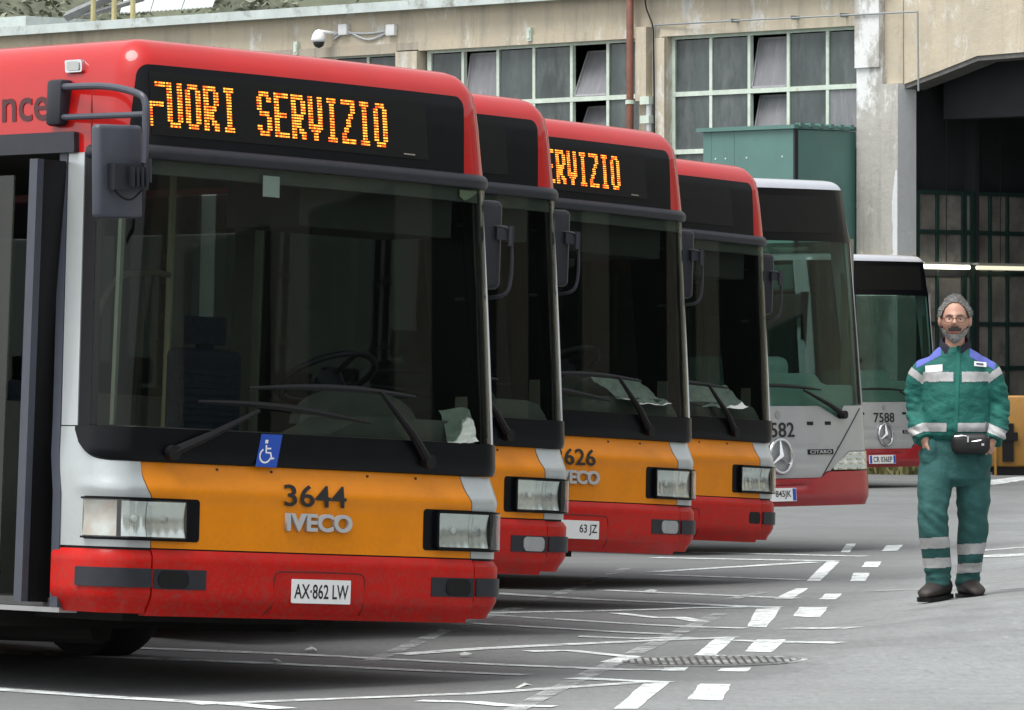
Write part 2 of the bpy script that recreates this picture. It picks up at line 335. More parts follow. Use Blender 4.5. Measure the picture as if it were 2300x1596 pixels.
for pts, m, wd in [([(-60, 1465), (531, 1489), (1185, 1518)], M_paint2, 0.13), ([(300, 1457), (531, 1466), (1408, 1506), (1500, 1506)], M_paint2, 0.12), ([(-60, 1546), (250, 1568), (531, 1584), (640, 1594)], M_paint, 0.14),
                   ([(440, 1584), (1061, 1560), (1419, 1536), (1490, 1534)], M_paint2, 0.12), ([(898, 1472), (1061, 1460), (1519, 1438), (1650, 1433)], M_paint2, 0.12), ([(1061, 1402), (1284, 1415), (1511, 1427)], M_paint2, 0.13),
                   ([(1088, 1383), (1369, 1400), (1677, 1413)], M_paint2, 0.14), ([(1105, 1378), (1561, 1367), (1696, 1365)], M_paint2, 0.11), ([(1105, 1334), (1331, 1348), (1696, 1365), (1755, 1366)], M_paint, 0.17),
                   ([(1350, 1327), (1788, 1346)], M_paint2, 0.15), ([(1469, 1286), (1830, 1264)], M_paint2, 0.16), ([(1465, 1292), (1800, 1304)], M_paint2, 0.16), ([(1469, 1254), (1886, 1262)], M_paint2, 0.2), ([(1554, 1242), (1946, 1251)], M_paint2, 0.2),
                   ([(1185, 1465), (1277, 1463), (1419, 1477), (1369, 1490)], M_paint, 0.11), ([(1285, 1525), (1500, 1535)], M_paint, 0.13), ([(1385, 1379), (1481, 1390), (1523, 1388), (1573, 1398)], M_paint, 0.13),
                   ([(940, 1576), (1061, 1579), (1138, 1587), (1246, 1589)], M_paint, 0.12), ([(1300, 1431), (1420, 1436), (1560, 1434)], M_paint2, 0.12), ([(1960, 1328), (2060, 1325), (2300, 1322)], M_faint, 0.14),
                   ([(2205, 1238), (2320, 1229)], M_paint2, 0.3), ([(2205, 1250), (2320, 1247)], M_paint2, 0.3), ([(2190, 1090), (2260, 1080), (2330, 1072)], M_paint2, 0.5), ([(1770, 1413), (1920, 1412)], M_paint2, 0.1), ([(1640, 1440), (1890, 1446)], M_paint2, 0.1),
                   ([(1415, 1275), (1270, 1330), (1120, 1380), (815, 1493)], M_faint, 0.09), ([(1620, 1380), (1520, 1425), (1380, 1490), (1230, 1560), (1150, 1600)], M_faint, 0.10), ([(1720, 1330), (1630, 1350)], M_faint, 0.1)]:
    line_mark('painted_line', pts, m, wd)
# manhole cover: ring, plate and cast ribs
def manhole():
    x0, y0 = gpt(1592, 1487); z0 = gz(x0, y0)
    sx = (gz(x0 + 0.4, y0) - gz(x0 - 0.4, y0)) / 0.8
    r = empty('manhole_cover', (x0, y0, z0 + 0.008), (0, -atan(sx), 0))
    tag(r, 'round ribbed cast iron manhole cover set in the yard among white paint dashes', 'manhole cover')
    M = mat('worn_cast_iron', (0.17, 0.175, 0.17), 0.6, metal=0.3, var=0.3, scale=9, dirt=(0.55, 0.58, 0.57), dscale=3, dlow=0.5, dhigh=0.65)
    Md = mat('manhole_recess', (0.06, 0.06, 0.058), 0.8)
    V, Fc = [], []; n = 48
    for rr, zz in ((0.52, -0.004), (0.517, 0.001), (0.487, 0.001), (0.483, -0.0035)):
        for k in range(n): V.append((rr * cos(2 * pi * k / n), rr * sin(2 * pi * k / n), zz))
    for i in range(3):
        for k in range(n): Fc.append((i * n + k, i * n + (k + 1) % n, (i + 1) * n + (k + 1) % n, (i + 1) * n + k))
    put('rim', mkmesh('rim', V, Fc), M, r)
    put('plate', mkmesh('plate', [(0.47 * cos(2 * pi * k / n), 0.47 * sin(2 * pi * k / n), -0.003) for k in range(n)], [tuple(range(n))]), Md, r)
    for i in range(-11, 12):
        x = i * 0.04; h = sqrt(max(0.001, 0.45 ** 2 - x * x))
        put('rib', mkmesh('rib', *box(x - 0.012, x + 0.012, -h, h, -0.003, 0.002)), M, r)
manhole()
for i, (px, py, sz) in enumerate([(1178, 1548, 0.05), (1461, 1334, 0.05), (620, 1492, 0.03), (700, 1465, 0.04), (1043, 1477, 0.04)]):
    x, y = gpt(px, py); V = [(x + sz * cos(k) * random.uniform(.6, 1.3), y + sz * sin(k) * random.uniform(.6, 1.3), gz(x, y) + 0.004 + random.uniform(0, 0.02)) for k in range(6)]
    V.append((x, y, gz(x, y) + 0.03))
    tag(put('litter_scrap', mkmesh('litter', V, [(k, (k + 1) % 6, 6) for k in range(6)]), M_paper), ['crumpled paper scrap on asphalt right of the nearest bus', 'paper scrap between the second and third bus', 'tiny paper scrap under the nearest bus front', 'pale paper scrap under the nearest number plate', 'pale scrap right below the nearest bumper corner'][i], 'litter', 'litter on the yard')

# ------------------------------------------------------------------ orange-fronted buses
class Skin:
    """front skin of a bus: p runs across the front and round the corners, z up, off outwards"""
    def __init__(s, W, R, K, bulge=0.05): s.W, s.R, s.K, s.b = W, R, K, bulge
    def __call__(s, p, z, off=0.0):
        W = lerp(*s.W, z); r = lerp(*s.R, z); sg = -1 if p < 0 else 1; p = abs(p)
        u1 = W - r * 0.92; h0 = atan(2 * s.b * u1 / 1.08); Lh = r * (pi / 2 - h0)
        if p <= u1: u, v, h = p, s.b * p * p / 1.08, atan(2 * s.b * p / 1.08)
        elif p <= u1 + Lh:
            h = h0 + (p - u1) / r; u = u1 + r * (sin(h) - sin(h0)); v = s.b * u1 * u1 / 1.08 + r * (cos(h0) - cos(h))
        else:
            h = pi / 2; u = u1 + r * (1 - sin(h0)); v = s.b * u1 * u1 / 1.08 + r * cos(h0) + (p - u1 - Lh)
        return Vector((sg * (u + sin(h) * off), v - cos(h) * off + lerp(*s.K, z), z))
def cols(pL, pR, n, rc=0.0):
    out = [pL + (pR - pL) * i / n for i in range(n + 1)]
    if rc > 0:
        for k in range(1, 7):
            d = rc * (1 - cos(pi / 2 * k / 6)); out += [pL + d, pR - d]
    return sorted(set(round(x, 5) for x in out))
def panel(S, pL, pR, zB, zT, off=0.0, th=0.02, n=24, nz=6, rc=0.0, rl=None, relief=None, corners='all'):
    """solid panel on the skin; pL/pR may be functions of z, zB/zT functions of p; rc rounds the corners"""
    fL = pL if callable(pL) else (lambda z: pL); fR = pR if callable(pR) else (lambda z: pR)
    fB = zB if callable(zB) else (lambda p: zB); fT = zT if callable(zT) else (lambda p: zT)
    zm = 0.5 * (fB(0) + fT(0)); P = cols(fL(zm), fR(zm), n, rc); a, b = P[0], P[-1]; V = []; m = len(P)
    for inner in (0, 1):
        for j in range(nz + 1):
            for p in P:
                s = (p - a) / (b - a); t = j / nz; lo, hi = fB(p), fT(p)
                if rc > 0:
                    e = min(p - a, b - p)
                    if e < rc:
                        d = rc - sqrt(max(0, rc * rc - (rc - e) ** 2)); 
                        if corners in ('all', 'top'): hi -= d
                        if corners in ('all', 'bottom'): lo += d
                z = lo + (hi - lo) * t; q = fL(z) + (fR(z) - fL(z)) * s
                o = off + (relief(q, z) if relief else 0)
                V.append(S(q, z, o - (th if inner else 0)))
    Fc = []; k = m * (nz + 1)
    for j in range(nz):
        for i in range(m - 1):
            A = (j * m + i, j * m + i + 1, (j + 1) * m + i + 1, (j + 1) * m + i); Fc += [A, tuple(x + k for x in A[::-1])]
    ring = [i for i in range(m)] + [j * m + m - 1 for j in range(1, nz + 1)] + [nz * m + i for i in range(m - 2, -1, -1)] + [j * m for j in range(nz - 1, 0, -1)]
    for x, y in zip(ring, ring[1:] + ring[:1]): Fc.append((x, y, y + k, x + k))
    return V, Fc
def smooth_sharp(o, ang=35):
    me = o.data; me.polygons.foreach_set('use_smooth', [True] * len(me.polygons))
    if not me.get('sharp_done'):
        bm = bmesh.new(); bm.from_mesh(me)
        for e in bm.edges:
            if len(e.link_faces) == 2 and e.calc_face_angle(0) > radians(ang): e.smooth = False
        bm.to_mesh(me); bm.free(); me['sharp_done'] = 1
    return o
CACHE = {}
def part(key, name, fn, m, parent, smooth=True):
    if key not in CACHE:
        r = fn(); CACHE[key] = r if isinstance(r, bpy.types.Mesh) else mkmesh(name, *r)
    o = put(name, CACHE[key], m, parent)
    return smooth_sharp(o) if smooth else o
def on_skin(S, me, p0, z0, off, shear=0.0, rot=0.0):   # lay a flat mesh (x,y,depth) on the skin
    for v in me.vertices:
        x, y, d = v.co; x, y = x * cos(rot) - y * sin(rot), x * sin(rot) + y * cos(rot)
        v.co = S(p0 + x + shear * y, z0 + y, off + d)
    me.update(); return me
SI = Skin(([0, 0.3, 1.0, 1.2, 2.5, 3.0], [1.225, 1.236, 1.236, 1.222, 1.148, 1.105]), ([0, 1.2, 2.5, 2.6, 3.0], [0.14, 0.15, 0.17, 0.17, 0.15]),
          ([0, 0.3, 0.64, 0.9, 1.06, 1.2, 2.5, 2.92, 3.0], [0.04, 0.0, 0.0, 0.005, 0.03, 0.03, 0.075, 0.125, 0.15]))
FONT = {}
def led_font():
    def g(): return [[0] * 6 for _ in range(16)]
    def fill(a, rows, cs):
        for r in rows:
            for c in cs: a[r][c] = 1
        return a
    R = range
    F_ = fill(fill(fill(g(), R(0, 2), R(2, 6)), R(7, 9), R(0, 5)), R(9, 16), [0]); FONT['F'] = F_
    U = fill(fill(fill(g(), R(0, 14), (0, 1)), R(0, 14), (4, 5)), R(14, 16), R(1, 5)); FONT['U'] = U
    O = fill(fill(fill(fill(g(), R(2, 14), (0, 1)), R(2, 14), (4, 5)), R(14, 16), R(1, 5)), R(0, 2), R(1, 5)); FONT['O'] = O
    Rr = fill(fill(fill(fill(g(), R(0, 16), (0, 1)), R(0, 2), R(1, 5)), R(2, 7), (4, 5)), R(7, 9), R(1, 5))
    for r in R(9, 16): c = 2 + (r - 9) * 3 // 7; Rr[r][c] = Rr[r][c + 1] = 1
    for r in (13, 14, 15): Rr[r][5] = 1
    FONT['R'] = Rr
    FONT['I'] = fill(fill(fill(g(), R(0, 2), R(1, 5)), R(14, 16), R(1, 5)), R(2, 14), (2, 3))
    S_ = fill(fill(fill(fill(g(), R(0, 2), R(1, 5)), R(7, 9), R(1, 5)), R(14, 16), R(1, 5)), R(2, 7), (0, 1)); fill(S_, R(9, 14), (4, 5)); fill(S_, R(2, 4), (4, 5)); fill(S_, R(12, 14), (0, 1)); FONT['S'] = S_
    FONT['E'] = fill(fill(fill(fill(g(), R(0, 16), (0, 1)), R(0, 2), R(0, 6)), R(7, 9), R(0, 5)), R(14, 16), R(0, 6))
    V = fill(fill(g(), R(0, 10), (0, 1)), R(0, 10), (4, 5)); fill(V, R(10, 13), (1, 2, 3, 4)); fill(V, R(13, 16), (2, 3)); fill(V, R(10, 12), (0, 5)); FONT['V'] = V
    Z = fill(fill(g(), R(0, 2), R(0, 6)), R(14, 16), R(0, 6))
    for r in R(2, 14): c = 4 - (r - 2) * 5 // 12; Z[r][max(c, 0)] = Z[r][max(c, 0) + 1] = 1
    FONT['Z'] = Z
led_font()
LEDH = 0.0135
def led_letter(ch, p0, ztop):
    V, Fc = [], []; px = 0.0146
    for r in range(16):
        for c in range(6):
            if FONT[ch][r][c]:
                a, b = p0 + c * px, p0 + c * px + px * 0.70; z1 = ztop - r * LEDH; z0 = z1 - LEDH * 0.50; k = len(V)
                for off in (0.0085 - roof_ins(z0), 0.0115 - roof_ins(z0)): V += [SI(a, z0, off), SI(b, z0, off), SI(b, z1, off), SI(a, z1, off)]
                Fc += [(k + 4, k + 5, k + 6, k + 7), (k, k + 1, k + 5, k + 4), (k + 1, k + 2, k + 6, k + 5), (k + 2, k + 3, k + 7, k + 6), (k + 3, k, k + 4, k + 7)]
    return V, Fc
ROOF_LEV = [(2.50, 0.0), (2.62, 0.0), (2.76, 0.001), (2.86, 0.005), (2.93, 0.014), (2.97, 0.030), (3.0, 0.052), (3.025, 0.085), (3.043, 0.135), (3.054, 0.23), (3.060, 0.38), (3.062, 0.6)]
def roof_ins(z): return lerp([l[0] for l in ROOF_LEV], [l[1] for l in ROOF_LEV], z)
def inset(S, p, z, ins):
    q = S(p, min(z, 3.0), -min(ins, 0.10)); e = max(0, ins - 0.10)
    return Vector((q.x * (1 - e / 1.1), q.y + e * exp(-max(0, q.y - 0.25) * 2.0), z))
def roof_shell():
    lev = ROOF_LEV
    P = sorted(set([i * 0.08 for i in range(12)] + [0.95 + i * 0.018 for i in range(26)] + [1.5, 1.8, 2.5, 4, 6, 8, 10, 11.9])); P = [-p for p in P[:0:-1]] + P; n = len(P); V = []
    for z, ins in lev:
        for p in P: V.append(inset(SI, p, z, ins))
    Fc = [(j * n + i, j * n + i + 1, (j + 1) * n + i + 1, (j + 1) * n + i) for j in range(len(lev) - 1) for i in range(n - 1)]
    k = (len(lev) - 1) * n
    Fc += [(k + i, k + i + 1, k + n - 2 - i, k + n - 1 - i) for i in range(n // 2)]
    return V, [f for f in Fc if len(set(f)) > 2]
def head_lamp(side, root, tagk):
    """recessed lamp: black frame, two reflectors, clear lens"""
    a, b = (-1.385, -0.735) if side < 0 else (0.655, 1.36)
    zb, zt = 0.685, 0.885
    h = part('hl_frame%d' % side, 'headlight', lambda: panel(SI, a, b, zb, zt, 0.002, 0.05, 30, 4, 0.018), M_black, root)
    s = side
    m0, m1 = (-1.165, -0.83) if s < 0 else (0.745, 1.09); i0, i1 = sorted((s * 1.185, s * 1.365)); zc = (zb + zt) / 2
    for k, (e0, e1) in enumerate(((m0, m0 + (m1 - m0) * (0.60 if s > 0 else 0.36)), (m0 + (m1 - m0) * (0.61 if s > 0 else 0.37), m1))):
        pc, hw = (e0 + e1) / 2, (e1 - e0) / 2
        part('hl_bowl%d%d' % (side, k), 'reflector', lambda: panel(SI, e0, e1, zb + 0.018, zt - 0.018, 0.004, 0.002, 24, 20, relief=lambda p, z: 0.0075 * ((p - pc) / hw) ** 2 + 0.0105 * ((z - zc) / 0.082) ** 2 + 0.0010 * cos((p - pc) * 130)), M_reflector, h)
        part('hl_bulb%d%d' % (side, k), 'bulb', lambda: tube([SI(pc, zc, 0.004), SI(pc, zc, 0.014), SI(pc, zc, 0.018)], [0.018, 0.017, 0.008], 12), M_steel if k else M_white, h)
    part('hl_ind%d' % side, 'indicator', lambda: panel(SI, i0, i1, zb + 0.018, zt - 0.018, 0.004, 0.002, 20, 16, relief=lambda p, z: 0.007 * ((p - (i0 + i1) / 2) / 0.09) ** 2 + 0.007 * ((z - zc) / 0.082) ** 2), M_amberbulb, h)
    part('hl_lens%d' % side, 'lens', lambda: panel(SI, min(m0, i0) - 0.006, max(m1, i1) + 0.006, zb + 0.012, zt - 0.012, 0.026, 0.002, 30, 3, 0.012), M_lens, h)
    part('hl_rim%d' % side, 'lamp_rim', lambda: merge(panel(SI, min(m0, i0) - 0.008, max(m1, i1) + 0.008, zb + 0.004, zb + 0.014, 0.0245, 0.024, 24, 1), panel(SI, min(m0, i0) - 0.008, max(m1, i1) + 0.008, zt - 0.014, zt - 0.004, 0.0245, 0.024, 24, 1), *[panel(SI, q, q + 0.014, zb + 0.0142, zt - 0.0142, 0.0245, 0.024, 2, 2) for q in (sorted((m0, m1))[0] - 0.018, sorted((m0, m1))[1] + 0.003)]), M_black, h)
    return h
def tyre_mesh():
    return lathe([(-0.13, 0.30), (-0.14, 0.40), (-0.12, 0.465), (-0.08, 0.48), (0.08, 0.48), (0.12, 0.465), (0.14, 0.40), (0.13, 0.30)], 40)
def wheel(root, u, v, z, key='wheel', r=None):
    o = part(key + 't', 'wheel', tyre_mesh, M_tyre, root); o.location = (u, v, z)
    rim = part(key + 'r', 'rim', lambda: lathe([(-0.10, 0.302), (-0.11, 0.28), (-0.02, 0.22), (-0.02, 0.12), (-0.10, 0.10), (-0.10, 0.02), (0.10, 0.02), (0.10, 0.10), (0.02, 0.12), (0.02, 0.22), (0.11, 0.28), (0.10, 0.302)], 28), M_rim, o)
    return o
def shell_sides(root, S, key, m_low, m_mid, L, door=True):
    """flanks with windows, floor, ceiling, rear, underbody"""
    Wd = 1.225
    def wall(sg, v0, v1, z0, z1, th=0.05):
        return box(min(sg * Wd, sg * (Wd - th)), max(sg * Wd, sg * (Wd - th)), v0, v1, z0, z1)
    for sg in (-1, 1):
        start = 1.75 if (sg < 0 and door) else 0.30
        part('%s_low%d' % (key, sg), 'side_skirt', lambda: wall(sg, start, L, 0.36, 0.655), m_low, root, False)
        part('%s_mid%d' % (key, sg), 'side_panel', lambda: wall(sg, start, L, 0.658, 1.16), m_mid, root, False)
        vs_ = [start] + [x for x in (2.0, 3.4, 4.8, 6.2, 7.6, 9.0, 10.4) if x > start + 0.2] + [L - 0.06]
        for v in vs_: 
            part('%s_pil%d_%.2f' % (key, sg, v), 'window_pillar', lambda: box(min(sg * (Wd - 0.005), sg * (Wd - 0.07)), max(sg * (Wd - 0.005), sg * (Wd - 0.07)), v, v + (0.16 if v == 2.0 else 0.09), 1.162, 2.52), M_intgrey if sg > 0 else M_black, root, False)
        for a, b in zip(vs_[:-1], vs_[1:]):
            part('%s_win%d_%.2f' % (key, sg, a), 'side_window', lambda: box(min(sg * (Wd - 0.012), sg * (Wd - 0.018)), max(sg * (Wd - 0.012), sg * (Wd - 0.018)), a + (0.165 if a == 2.0 else 0.095), b - 0.005, 1.17, 2.50), M_side, root, False)
    part(key + '_rear', 'rear_wall', lambda: box(-1.2, 1.2, L, L + 0.05, 0.36, 2.6), m_mid, root, False)
    part(key + '_floor', 'floor', lambda: box(-1.17, 1.17, 0.35, L - 0.02, 0.36, 0.40), M_floor, root, False)
    part(key + '_ceil', 'ceiling', lambda: box(-1.10, 1.10, 0.40, L - 0.02, 2.53, 2.56), M_int, root, False)
    part(key + '_under', 'underbody', lambda: merge(box(-1.0, 0.85, 1.2, L - 0.3, 0.25, 0.345), box(-0.8, 0.5, 0.5, 1.19, 0.30, 0.345), box(-0.9, 0.9, 2.95, 3.1, 0.35, 0.5), tube([(-0.3, 1.3, 0.24), (-0.3, 2.9, 0.22)], 0.07, 8)), M_under, root, False)
def seat_mesh():
    me = bevbox('seat', -0.23, 0.23, 0.0, 0.10, 0.44, 1.06, 0.045, 3); bm = bmesh.new(); bm.from_mesh(me)
    for b in [box(-0.19, 0.19, -0.008, 0.004, 0.52 + i * 0.034, 0.52 + i * 0.034 + 0.02) for i in range(14)] + [box(-0.11, 0.11, 0.01, 0.08, 1.08, 1.22), box(-0.05, 0.05, 0.03, 0.06, 1.0, 1.1), box(-0.23, 0.23, -0.42, 0.06, 0.36, 0.46), box(-0.12, 0.12, -0.3, 0.0, -0.1, 0.36)]:
        vs_ = [bm.verts.new(v) for v in b[0]]
        for f in b[1]: bm.faces.new([vs_[k] for k in f])
    bm.to_mesh(me); bm.free(); return me
def interior(root, key, zb=0.40):
    part(key + '_dash', 'dashboard', lambda: panel(SI, -1.08, 1.08, 0.95, lambda p: 1.22 + 0.10 * sstep(0.05, 0.35, p) * (1 - sstep(0.95, 1.1, p)), -0.05, 0.38, 24, 5, 0.04), M_dash, root)
    part(key + '_hood', 'instrument_hood', lambda: merge(*[([Vector((0.62 + 0.36 * cos(q) * k, 0.40 + 0.12 * j, 1.28 + 0.20 * sin(q) * k)) for j in (0, 1, 2) for k in ((0.85, 1.0, 0.9)[j],) for q in [pi * i / 14 for i in range(15)]],
         [(j * 15 + i, j * 15 + i + 1, (j + 1) * 15 + i + 1, (j + 1) * 15 + i) for j in range(2) for i in range(14)] + [tuple(range(15)), tuple(range(30, 45))])]), M_dash, root)
    def wheel_ring():
        pts = [Vector((0.60 + 0.245 * cos(q), 0.72 + 0.245 * sin(q) * cos(0.5), 1.52 + 0.245 * sin(q) * sin(0.5) * -1)) for q in [2 * pi * i / 32 for i in range(33)]]
        a = tube(pts, 0.017, 8, False); c = Vector((0.60, 0.72, 1.50))
        return merge(a, tube([c, pts[4]], 0.014, 6), tube([c, pts[12]], 0.014, 6), tube([c, pts[24]], 0.014, 6), tube([c + Vector((0, 0, 0.03)), c + Vector((0, -0.25, -0.35))], [0.07, 0.05], 10))
    part(key + '_steer', 'steering_wheel', wheel_ring, M_trim, root)
    if key + '_seat' not in CACHE: CACHE[key + '_seat'] = seat_mesh()
    s = put('driver_seat', CACHE[key + '_seat'], M_seat, root, (0.52, 1.55, 0.60))
    for u, v in ((-0.9, 3.2), (-0.4, 3.2), (0.9, 3.4), (0.4, 3.4), (0.9, 4.3), (0.4, 4.3), (-0.9, 4.2), (-0.4, 4.2)):
        put('passenger_seat', CACHE[key + '_seat'], M_seat, root, (u, v, 0.45))
    for u, v in ((0.30, 1.62), (0.05, 2.35), (0.55, 2.6), (-0.35, 2.9), (0.35, 3.9)):
        dark = v > 2
        q = part(key + '_pole%.2f%.2f' % (u, v), 'grab_pole', lambda: tube([(u, v, 0.40), (u, v, 2.53)], 0.018, 8), M_trim if dark else M_pole, root)
        if dark:
            for zz in (1.0, 1.35, 1.75, 2.1):
                part(key + '_j%.2f%.2f%.2f' % (u, v, zz), 'pole_joint', lambda: tube([(u, v, zz), (u, v, zz + 0.035)], 0.03, 8), M_steel, q)
    part(key + '_rail', 'handrail', lambda: tube(bez([(-0.35, 1.5, 1.55), (-0.15, 1.5, 1.95), (0.1, 1.55, 2.02), (0.30, 1.62, 2.02)]), 0.016, 8), M_intgrey, root)
    part(key + '_partition', 'driver_partition', lambda: box(0.08, 1.15, 2.02, 2.05, 0.40, 1.42), M_intgrey, root, False)
    part(key + '_visor', 'sign_housing', lambda: box(-0.05, 0.92, 0.20, 0.75, 2.22, 2.50), M_int, root, False)
    part(key + '_header', 'header_trim', lambda: panel(SI, -1.08, 1.08, 2.40, 2.49, -0.03, 0.05, 20, 2), M_dash, root)
    part(key + '_motor', 'engine_cover', lambda: box(-0.05, 0.15, 0.6, 1.5, 0.40, 1.0), M_dash, root, False)
def wheelchair(root):
    W_ = []
    def ribbon(pts, w):
        P = [Vector((x, y, 0)) for x, y in pts]; V = []; n = len(P)
        for d in (0.0, 0.0006):
            for i, p in enumerate(P):
                t = (P[min(i + 1, n - 1)] - P[max(i - 1, 0)]).normalized(); s = Vector((-t.y, t.x, 0)) * w / 2
                V += [p + s + Vector((0, 0, d)), p - s + Vector((0, 0, d))]
        k = 2 * n
        return V, [(2 * i, 2 * i + 1, 2 * i + 3, 2 * i + 2) for i in range(n - 1)] + [(k + 2 * i, k + 2 * i + 1, k + 2 * i + 3, k + 2 * i + 2) for i in range(n - 1)]
    W_.append(ribbon([(-0.012, 0.028), (-0.008, -0.008), (0.018, -0.008), (0.030, -0.036), (0.043, -0.032)], 0.009))
    W_.append(ribbon([(-0.010, 0.012), (0.018, 0.012)], 0.008))
    W_.append(ribbon([(-0.010 + 0.033 * cos(q), -0.022 + 0.033 * sin(q)) for q in [radians(120 + i * 14) for i in range(17)]], 0.008))
    W_.append(ribbon([(-0.013, 0.036), (-0.013, 0.053)], 0.017))
    return merge(*W_)
def near_mirror(root, key):
    arm = part(key + '_marm', 'mirror_bracket', lambda: bevbox('bracket', -1.185, -1.09, SI(-1.60, 2.75).y - 0.06, SI(-1.60, 2.75).y + 0.055, 2.63, 2.85, 0.02), M_trim, root)
    part(key + '_marm2', 'mirror_arm', lambda: merge(tube(bez([(-1.15, SI(-1.60, 2.75).y - 0.02, 2.815), (-1.26, 0.18, 2.79), (-1.30, -0.10, 2.745), (-1.30, -0.165, 2.70), (-1.30, -0.175, 2.60), (-1.30, -0.175, 2.42)]), 0.017, 10),
                                                     tube([(-1.15, SI(-1.60, 2.75).y - 0.02, 2.67), (-1.30, -0.17, 2.645)], 0.015, 10)), M_mirror, root)
    def head():
        me = bevbox('head', -0.145, 0.145, -0.03, 0.03, -0.215, 0.215, 0.022, 3)
        return me
    h = part(key + '_mhead', 'mirror_housing', head, M_mirror, root); h.location = (-1.41, -0.115, 2.375); h.rotation_euler = (0, -0.06, 0.12)
    part(key + '_mclamp', 'mirror_clamp', lambda: merge(box(-0.09, 0.13, -0.075, -0.03, -0.085, 0.035), *[box(0.0 + i * 0.03, 0.016 + i * 0.03, -0.10, -0.075, -0.07, 0.02) for i in range(4)], tube([(0.12, -0.07, -0.05), (0.12, -0.07, 0.06)], 0.026, 10)), M_trim, h)
    part(key + '_mcable', 'cable', lambda: tube(bez([(-0.08, -0.035, -0.03), (-0.06, -0.06, -0.10), (0.02, -0.065, -0.13), (0.10, -0.07, -0.08)]), 0.005, 6), M_rub, h)
    part(key + '_mglass', 'mirror_glass', lambda: box(-0.115, 0.115, 0.031, 0.034, -0.19, 0.19), M_chrome, h, False)
def far_mirror(root, key):
    h = part(key + '_fhead', 'mirror_housing', lambda: bevbox('head', -0.07, 0.075, -0.045, 0.045, -0.215, 0.225, 0.032, 3), M_trim, root)
    h.location = (1.195, 0.25, 2.20); h.rotation_euler = (0, 0, -0.35)
    part(key + '_farm', 'mirror_arm', lambda: tube(bez([(-0.13, 0.06, 0.10), (0.08, -0.075, 0.09), (0.105, -0.08, 0.02), (0.11, -0.08, -0.15), (0.08, -0.07, -0.24), (-0.02, 0.02, -0.26), (-0.13, 0.06, -0.27)]), 0.009, 8), M_trim, h)
    part(key + '_fclamp', 'mirror_clamp', lambda: merge(tube([(0.10, -0.08, 0.0), (0.10, -0.08, 0.10)], 0.018, 8), box(0.03, 0.11, -0.075, -0.05, 0.03, 0.09)), M_trim, h)
def wiper(S, key, root, piv, joint, a, b):
    def f():
        P = lambda q, off: S(q[0], q[1], off)
        arm = tube([P(piv, 0.03), P(((piv[0] * .6 + joint[0] * .4), piv[1] * .6 + joint[1] * .4), 0.055), P(joint, 0.045)], [0.026, 0.02, 0.010], 8)
        n = 12; pts = [P((a[0] + (b[0] - a[0]) * i / n, a[1] + (b[1] - a[1]) * i / n + 0.022 * sin(pi * i / n)), 0.026) for i in range(n + 1)]
        bl = tube(pts, [0.007 + 0.011 * sin(pi * i / n) for i in range(n + 1)], 6)
        cap = tube([P(piv, -0.01), P(piv, 0.055)], 0.035, 12)
        return merge(arm, bl, cap)
    return part(key, 'wiper', f, M_rub, root)
def belt_low(p):                      # lower edge of the black belt: curls up at the near corner
    t = min(1.0, max(0.0, (-1.13 - p) / 0.30)); return 1.056 + 0.156 * (1 - sqrt(max(0, 1 - t ** 2.4)))
